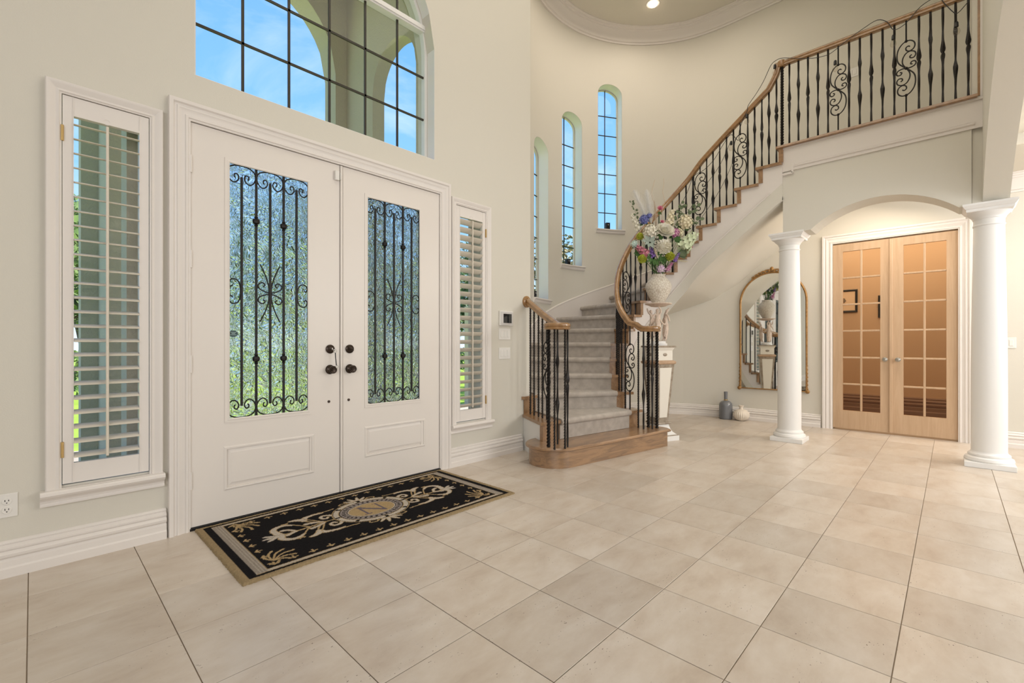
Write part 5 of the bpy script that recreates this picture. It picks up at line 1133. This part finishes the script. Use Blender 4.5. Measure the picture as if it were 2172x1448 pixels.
def flower(kind, name, label, cat, x, y, dep, r, m, seed=1, tilt=(0, 0), stem=True, grp=None, extra=None, leaves=2):
    rnd = random.Random(seed); c = bp_(x, y, dep); r *= S; t = thing(name, label, cat, tuple(MOUTH - UP * .10), grp); out = (c - MOUTH).normalized(); n = (BF * .75 + out * .55 + BR * tilt[0] + UP * tilt[1]).normalized(); mb = MB(); a, b, n = frame_of(n)
    if kind == 'ball':      # cluster of small four-petal florets
        N_ = 46 if r > .05 else 26
        for i in range(N_):
            zf = 1 - 1.45 * (i + .5) / N_; ph = i * 2.39996; q = sqrt(max(0, 1 - zf * zf)); d = (a * cos(ph) * q + b * sin(ph) * q + n * zf); p = c + d * r * rnd.uniform(.82, 1.0); e1, e2, e3 = frame_of(d); w = r * rnd.uniform(.19, .25)
            for k in range(4):
                an = k * pi / 2 + ph; dd = e1 * cos(an) + e2 * sin(an); petal(mb, p, (dd + e3 * .25).normalized(), e3, w, w * .50, .25)
        mb.sphere(c, r * .78, 10, 7)
    elif kind == 'peony':
        for L, (cnt, op, le) in enumerate(((5, .15, .55), (7, .45, .75), (9, .8, .95), (11, 1.15, 1.05), (12, 1.45, 1.05))):
            for k in range(cnt):
                an = 2 * pi * (k + .5 * (L % 2)) / cnt + rnd.uniform(-.1, .1); rad = a * cos(an) + b * sin(an); d = (rad * sin(op) + n * cos(op)).normalized(); nn = (n * sin(op) - rad * cos(op)).normalized(); petal(mb, c - n * r * .25 + rad * r * .06 * L, d, nn, r * le * rnd.uniform(.9, 1.05), r * .34, .28)
        mb.sphere(c - n * r * .2, r * .35, 8, 6)
    elif kind == 'pom':
        for i in range(90):
            zf = 1 - 1.7 * (i + .5) / 90; ph = i * 2.39996; q = sqrt(max(0, 1 - zf * zf)); d = a * cos(ph) * q + b * sin(ph) * q + n * zf; e1, e2, _ = frame_of(d); petal(mb, c + d * r * .5, d, e1, r * .5 * rnd.uniform(.85, 1.1), r * .12, .25)
        mb.sphere(c, r * .62, 10, 7)
    elif kind == 'spike':   # florets along a stem; extra=(dx, dy) of the tip in bouquet units
        tip = bp_(x + extra[0], y + extra[1], dep); ax = tip - c; 
        for i in range(34):
            u = i / 34; ph = i * 2.39996; e1, e2, _ = frame_of(ax); d = e1 * cos(ph) + e2 * sin(ph); rr_ = r * (1 - .55 * u); p = c + ax * u + d * rr_ * .7; w = r * .42 * (1 - .45 * u)
            f1, f2, f3 = frame_of(d)
            for k in range(4): petal(mb, p, (f1 * cos(k * pi / 2 + i) + f2 * sin(k * pi / 2 + i) + f3 * .4).normalized(), f3, w, w * .45, .25)
        mb.tube([c, c + ax], [r * .35, r * .12], 6)
    elif kind == 'plume':
        tip = bp_(x + extra[0], y + extra[1], dep); ax = tip - c; L = ax.length; e0 = ax.normalized()
        for i in range(int(900 * min(1, r / .06)) + 60):
            u = (i + .5) / (int(900 * min(1, r / .06)) + 60); ph = i * 2.39996; e1, e2, _ = frame_of(ax); d = e1 * cos(ph) + e2 * sin(ph); w = r * sin(pi * min(1, u * .9 + .12)) ** .8 * rnd.choice((.35, .7, .9, 1.0, 1.25, 1.5)); p0 = c + ax * u; p1 = p0 + (d * .8 + e0 * .8) * w * .75; p2 = p0 + (d * 1.25 + e0 * 1.9) * w * .85 - UP * w * .38; s = .0008
            sd = d.cross(e0).normalized() * s; mb.add([p0 - sd, p0 + sd, p1 + sd, p1 - sd, p2], [(0, 1, 2, 3), (3, 2, 4)])
        mb.tube([c, tip], [.003, .001], 5)
    elif kind == 'star':
        for L, (cnt, op) in enumerate(((5, .35), (8, .8), (9, 1.15))):
            for k in range(cnt):
                an = 2 * pi * (k + .4 * L) / cnt; rad = a * cos(an) + b * sin(an); d = (rad * sin(op) + n * cos(op)).normalized(); petal(mb, c - n * r * .2, d, (n * sin(op) - rad * cos(op)).normalized(), r * 1.05, r * .17, .12)
    elif kind == 'leaves':  # round paired leaves along a sprig
        tip = bp_(x + extra[0], y + extra[1], dep); ax = tip - c
        for i in range(extra[2]):
            u = (i + .3) / extra[2]; p = c + ax * u + UP * .02 * sin(u * 3); ph = i * 1.9
            for sg in (-1, 1):
                d = (BR * cos(ph) * sg + UP * sin(ph) * sg * .8 + BF * .5 + ax.normalized() * .4).normalized(); nn = (BF + BR * rnd.uniform(-.5, .5) + UP * rnd.uniform(-.4, .6)).normalized(); nn = (nn - d * nn.dot(d)).normalized(); s2 = d.cross(nn); L = r * rnd.uniform(.75, 1.1); cc = p + d * L * .9
                ring_ = [cc + d * L * .62 * cos(2 * pi * q / 9) + s2 * L * .55 * sin(2 * pi * q / 9) for q in range(9)]; mb.add([cc + nn * -L * .12] + ring_, [(0, 1 + q, 1 + (q + 1) % 9) for q in range(9)])
        mb.tube([c, c + ax * .5 + UP * .02, tip], [.0022, .002, .001], 5)
    elif kind == 'bunch':   # pointed leaves fanning from a point
        for k in range(extra[0]):
            an = extra[1] + (extra[2] - extra[1]) * k / max(1, extra[0] - 1); d = (BR * cos(an) + UP * sin(an) + BF * rnd.uniform(.1, .5)).normalized(); nn = (BF - d * BF.dot(d)).normalized(); s2 = d.cross(nn); L = r * rnd.uniform(.8, 1.15); w = L * .24
            mb.add([c, c + d * L * .35 + s2 * w, c + d * L * .75 + s2 * w * .7, c + d * L - nn * L * .12, c + d * L * .75 - s2 * w * .7, c + d * L * .35 - s2 * w, c + d * L * .5 - nn * w * .35], [(0, 1, 6), (1, 2, 6), (2, 3, 6), (3, 4, 6), (4, 5, 6), (5, 0, 6)])
    obj({'leaves': 'foliage', 'bunch': 'foliage', 'plume': 'plume'}.get(kind, 'bloom'), mb, FM[m], t, smooth=60)
    if stem:
        base = c if kind in ('spike', 'plume', 'leaves', 'bunch') else c - n * r * .6
        mouth = MOUTH - UP * .10 + BR * (rnd.uniform(-.03, .03)) + BF * rnd.uniform(-.03, .03)
        obj('stem', MB().tube(catmull([mouth, MOUTH + BR * ((base - MOUTH).dot(BR) * .25) + UP * .06 + BF * ((base - MOUTH).dot(BF) * .3), base], 4), .0026, 5), FM['dark'], t, smooth=True)
        if leaves and kind in ('ball', 'peony', 'pom', 'star'):
            lb = MB()
            for k in range(leaves):
                d = (BR * rnd.uniform(-1, 1) + UP * rnd.uniform(-.9, .1) + BF * .35).normalized(); nn = (BF - d * BF.dot(d)).normalized(); s2 = d.cross(nn); L = r * rnd.uniform(.9, 1.3); w = L * .28; p = base + d * r * .25
                lb.add([p, p + d * L * .4 + s2 * w, p + d * L, p + d * L * .4 - s2 * w, p + d * L * .5 - nn * w * .3], [(0, 1, 4), (1, 2, 4), (2, 3, 4), (3, 0, 4)])
            obj('leaf', lb, FM['dark'], t)
F = flower
F('plume', 'pampas_plume', 'white feathery pampas plume at the upper left of the bouquet, leaning left', 'flower', 300, 470, -.02, 60, 'pampas', 1, extra=(-155, -365))
F('plume', 'pampas_plume', 'white feathery pampas plume at the top of the bouquet, right of its twin', 'flower', 345, 480, -.03, 62, 'pampas', 2, extra=(-58, -385))
F('plume', 'pampas_plume', 'narrow tan pampas spear rising upright in the middle of the bouquet', 'flower', 388, 560, .01, 22, 'tan', 3, extra=(-20, -330))
F('spike', 'delphinium', 'white flower spike at the left edge of the bouquet under the plumes', 'flower', 190, 560, .03, 38, 'white', 4, extra=(-85, -170))
F('ball', 'hydrangea', 'deep blue hydrangea head at the upper left of the bouquet', 'flower', 245, 458, .05, 52, 'blue', 5)
F('ball', 'hydrangea', 'smaller blue hydrangea head beside the bigger blue one', 'flower', 303, 412, .04, 32, 'blue', 6)
F('star', 'lotus_flower', 'pink pointed flower near the top centre of the bouquet', 'flower', 425, 332, .02, 42, 'pink', 7)
F('star', 'lotus_bud', 'small pink bud above the big white peony', 'flower', 440, 482, .05, 28, 'pink', 8)
F('spike', 'delphinium', 'cream flower spike right of the pink pointed flower', 'flower', 520, 510, .03, 52, 'cream', 9, extra=(40, -170))
F('ball', 'hydrangea', 'large cream white hydrangea at the upper right of the bouquet', 'flower', 700, 480, .02, 78, 'cream', 10)
F('ball', 'hydrangea', 'second cream hydrangea tucked below the upper right one', 'flower', 640, 590, .00, 55, 'cream', 11)
F('ball', 'hydrangea', 'large white hydrangea left of the peony', 'flower', 303, 592, .08, 76, 'white', 12)
F('peony', 'peony', 'full round white peony in the centre of the bouquet', 'flower', 455, 588, .10, 84, 'white', 13)
F('pom', 'carnation', 'big cream ruffled bloom low in the centre of the bouquet', 'flower', 440, 762, .11, 86, 'white', 14)
F('pom', 'snowball', 'lime green pompom at the left side of the bouquet', 'flower', 195, 640, .06, 42, 'lime', 15)
F('ball', 'hydrangea', 'magenta and pink flower head right of the peony', 'flower', 572, 604, .06, 52, 'mag', 16)
F('spike', 'hydrangea', 'long pale green hydrangea cone at the right side of the bouquet', 'flower', 660, 765, .05, 88, 'pgreen', 17, extra=(140, -165))
F('ball', 'hydrangea', 'pale mint flower at the far left of the bouquet', 'flower', 148, 716, .02, 46, 'mint', 18)
F('spike', 'lilac', 'dusty rose lilac cone at the lower left of the bouquet', 'flower', 270, 840, .07, 52, 'rose', 19, extra=(-115, -90))
F('spike', 'lilac', 'purple lilac cone between the rose lilac and the cream bloom', 'flower', 335, 870, .08, 34, 'purple', 20, extra=(-30, -120))
F('pom', 'snowball', 'lime green pompom at the lower left of the bouquet', 'flower', 215, 886, .08, 50, 'lime', 21)
F('pom', 'snowball', 'lime green pompom at the lower right under the cream bloom', 'flower', 508, 862, .10, 52, 'lime', 22)
F('spike', 'lavender', 'purple lavender sprig at the lower right of the bouquet', 'flower', 580, 910, .04, 24, 'purple', 23, extra=(50, -100))
F('ball', 'aster', 'lilac and white flower just over the vase mouth', 'flower', 412, 1000, .10, 44, 'lil', 24)
F('spike', 'wax_flower', 'small pink sprig over the right side of the vase mouth', 'flower', 490, 1010, .06, 28, 'mag', 25, extra=(60, -90))
F('star', 'lotus_bud', 'pink bud at the far right of the bouquet', 'flower', 762, 748, .03, 22, 'pink', 26)
F('leaves', 'eucalyptus', 'eucalyptus sprig with round leaves at the upper right, reaching farthest right', 'foliage', 620, 560, -.02, 40, 'euc', 27, extra=(240, -280, 8))
F('leaves', 'eucalyptus', 'eucalyptus sprig with round leaves reaching up between the spikes', 'foliage', 585, 520, .00, 38, 'euc', 28, extra=(110, -260, 7))
F('leaves', 'eucalyptus', 'lower eucalyptus sprig behind the right hydrangea', 'foliage', 700, 560, -.03, 38, 'euc', 29, extra=(190, -130, 6))
F('leaves', 'eucalyptus', 'eucalyptus sprig at the far left behind the pampas plumes', 'foliage', 230, 500, -.06, 26, 'euc', 30, extra=(-110, -290, 6))
F('bunch', 'leaf_spray', 'silvery succulent rosette below the white hydrangea', 'foliage', 285, 705, .11, 80, 'silver', 31, extra=(9, 0, 6.0))
F('bunch', 'leaf_spray', 'dark green leaves above the vase at the left', 'foliage', 350, 880, .08, 90, 'dark', 32, extra=(6, 2.6, 5.0))
F('bunch', 'leaf_spray', 'dark green leaves beneath the cream bloom', 'foliage', 430, 860, .08, 85, 'dark', 33, extra=(5, 3.9, 5.6))
F('bunch', 'leaf_spray', 'dark green leaves right of the peony', 'foliage', 560, 670, .07, 80, 'dark', 34, extra=(5, -.6, .5))
F('bunch', 'leaf_spray', 'green leaves at the left edge of the bouquet', 'foliage', 215, 815, .04, 75, 'dark', 35, extra=(5, 2.4, 4.0))
F('bunch', 'leaf_spray', 'olive leaves at the lower right edge of the bouquet', 'foliage', 620, 810, .02, 95, 'euc', 36, extra=(5, -.7, .3))
F('plume', 'bunny_tail_grass', 'thin cream grass tail drooping at the lower right of the bouquet', 'foliage', 600, 890, .03, 14, 'cream', 37, extra=(128, 18))
F('plume', 'bunny_tail_grass', 'white feather grass left of the cream bloom', 'foliage', 375, 890, .12, 18, 'cream', 38, extra=(-45, -130))
tw = thing('curly_willow', 'two bare curly willow twigs standing above the bouquet', 'twig', tuple(MOUTH - UP * .1))
for pts in (((400, 560), (395, 330), (350, 160), (372, 40), (385, -5)), ((460, 520), (468, 330), (492, 230), (470, 130), (484, 40), (480, -20))):
    obj('twig', MB().tube(catmull([MOUTH] + [bp_(a, b, -.03) for a, b in pts], 5), .0024, 5), FM['tan'], tw, smooth=True)
# ================================================================ STRING LIGHTS
t = thing('string_lights', 'black cord of clear bulbs wound along the landing and stair railing', 'string lights', (5.96, 1.46, 4.35)); xx = 5.955
cord = [(2.62, 2.95), (2.52, 3.10), (2.43, 3.30), (2.30, 3.35), (2.17, 3.45), (2.05, 3.62), (1.965, 3.70), (1.88, 3.60), (1.87, 3.72), (1.82, 3.86), (1.78, 3.93), (1.77, 3.99), (1.68, 4.10), (1.60, 4.22), (1.53, 4.36), (1.48, 4.40), (1.40, 4.40), (1.22, 4.315), (1.10, 4.27), (.98, 4.25), (.91, 4.27), (.80, 4.33), (.66, 4.39), (.55, 4.42), (.47, 4.36), (.42, 4.26), (.33, 4.28), (.22, 4.39), (.10, 4.42), (.05, 4.33), (-.01, 4.22), (-.04, 4.20), (-.10, 4.26), (-.16, 4.33)]
obj('cord', MB().tube(catmull([(xx, a, b) for a, b in cord], 4), .0035, 6), 'black', t, smooth=True)
for pts in (((2.75, 2.55), (2.55, 2.80), (2.30, 3.12), (2.10, 3.36), (1.97, 3.62)), ((2.50, 2.55), (2.30, 2.78), (2.10, 3.05), (1.95, 3.35), (1.93, 3.55))):
    obj('cord', MB().tube(catmull([(xx, a, b) for a, b in pts], 4), .0028, 6), 'black', t, smooth=True)
cg = clear_glass('bulb_glass', (.95, .93, .9))
for y, z in ((1.485, 4.36), (1.785, 3.89), (1.965, 3.62), (2.42, 3.235), (.905, 4.16), (.424, 4.21), (-.03, 4.12), (2.68, 2.90)):
    s = obj('socket', MB().lathe([(.010, 0), (.014, -.010), (.015, -.045), (.012, -.048)], (xx, y, z), 12), 'black', t, smooth=40)
    obj('bulb', MB().lathe([(.010, -.046), (.014, -.056), (.024, -.078), (.027, -.094), (.022, -.110), (.010, -.120), (.001, -.122)], (xx, y, z), 14), cg, s, smooth=True)
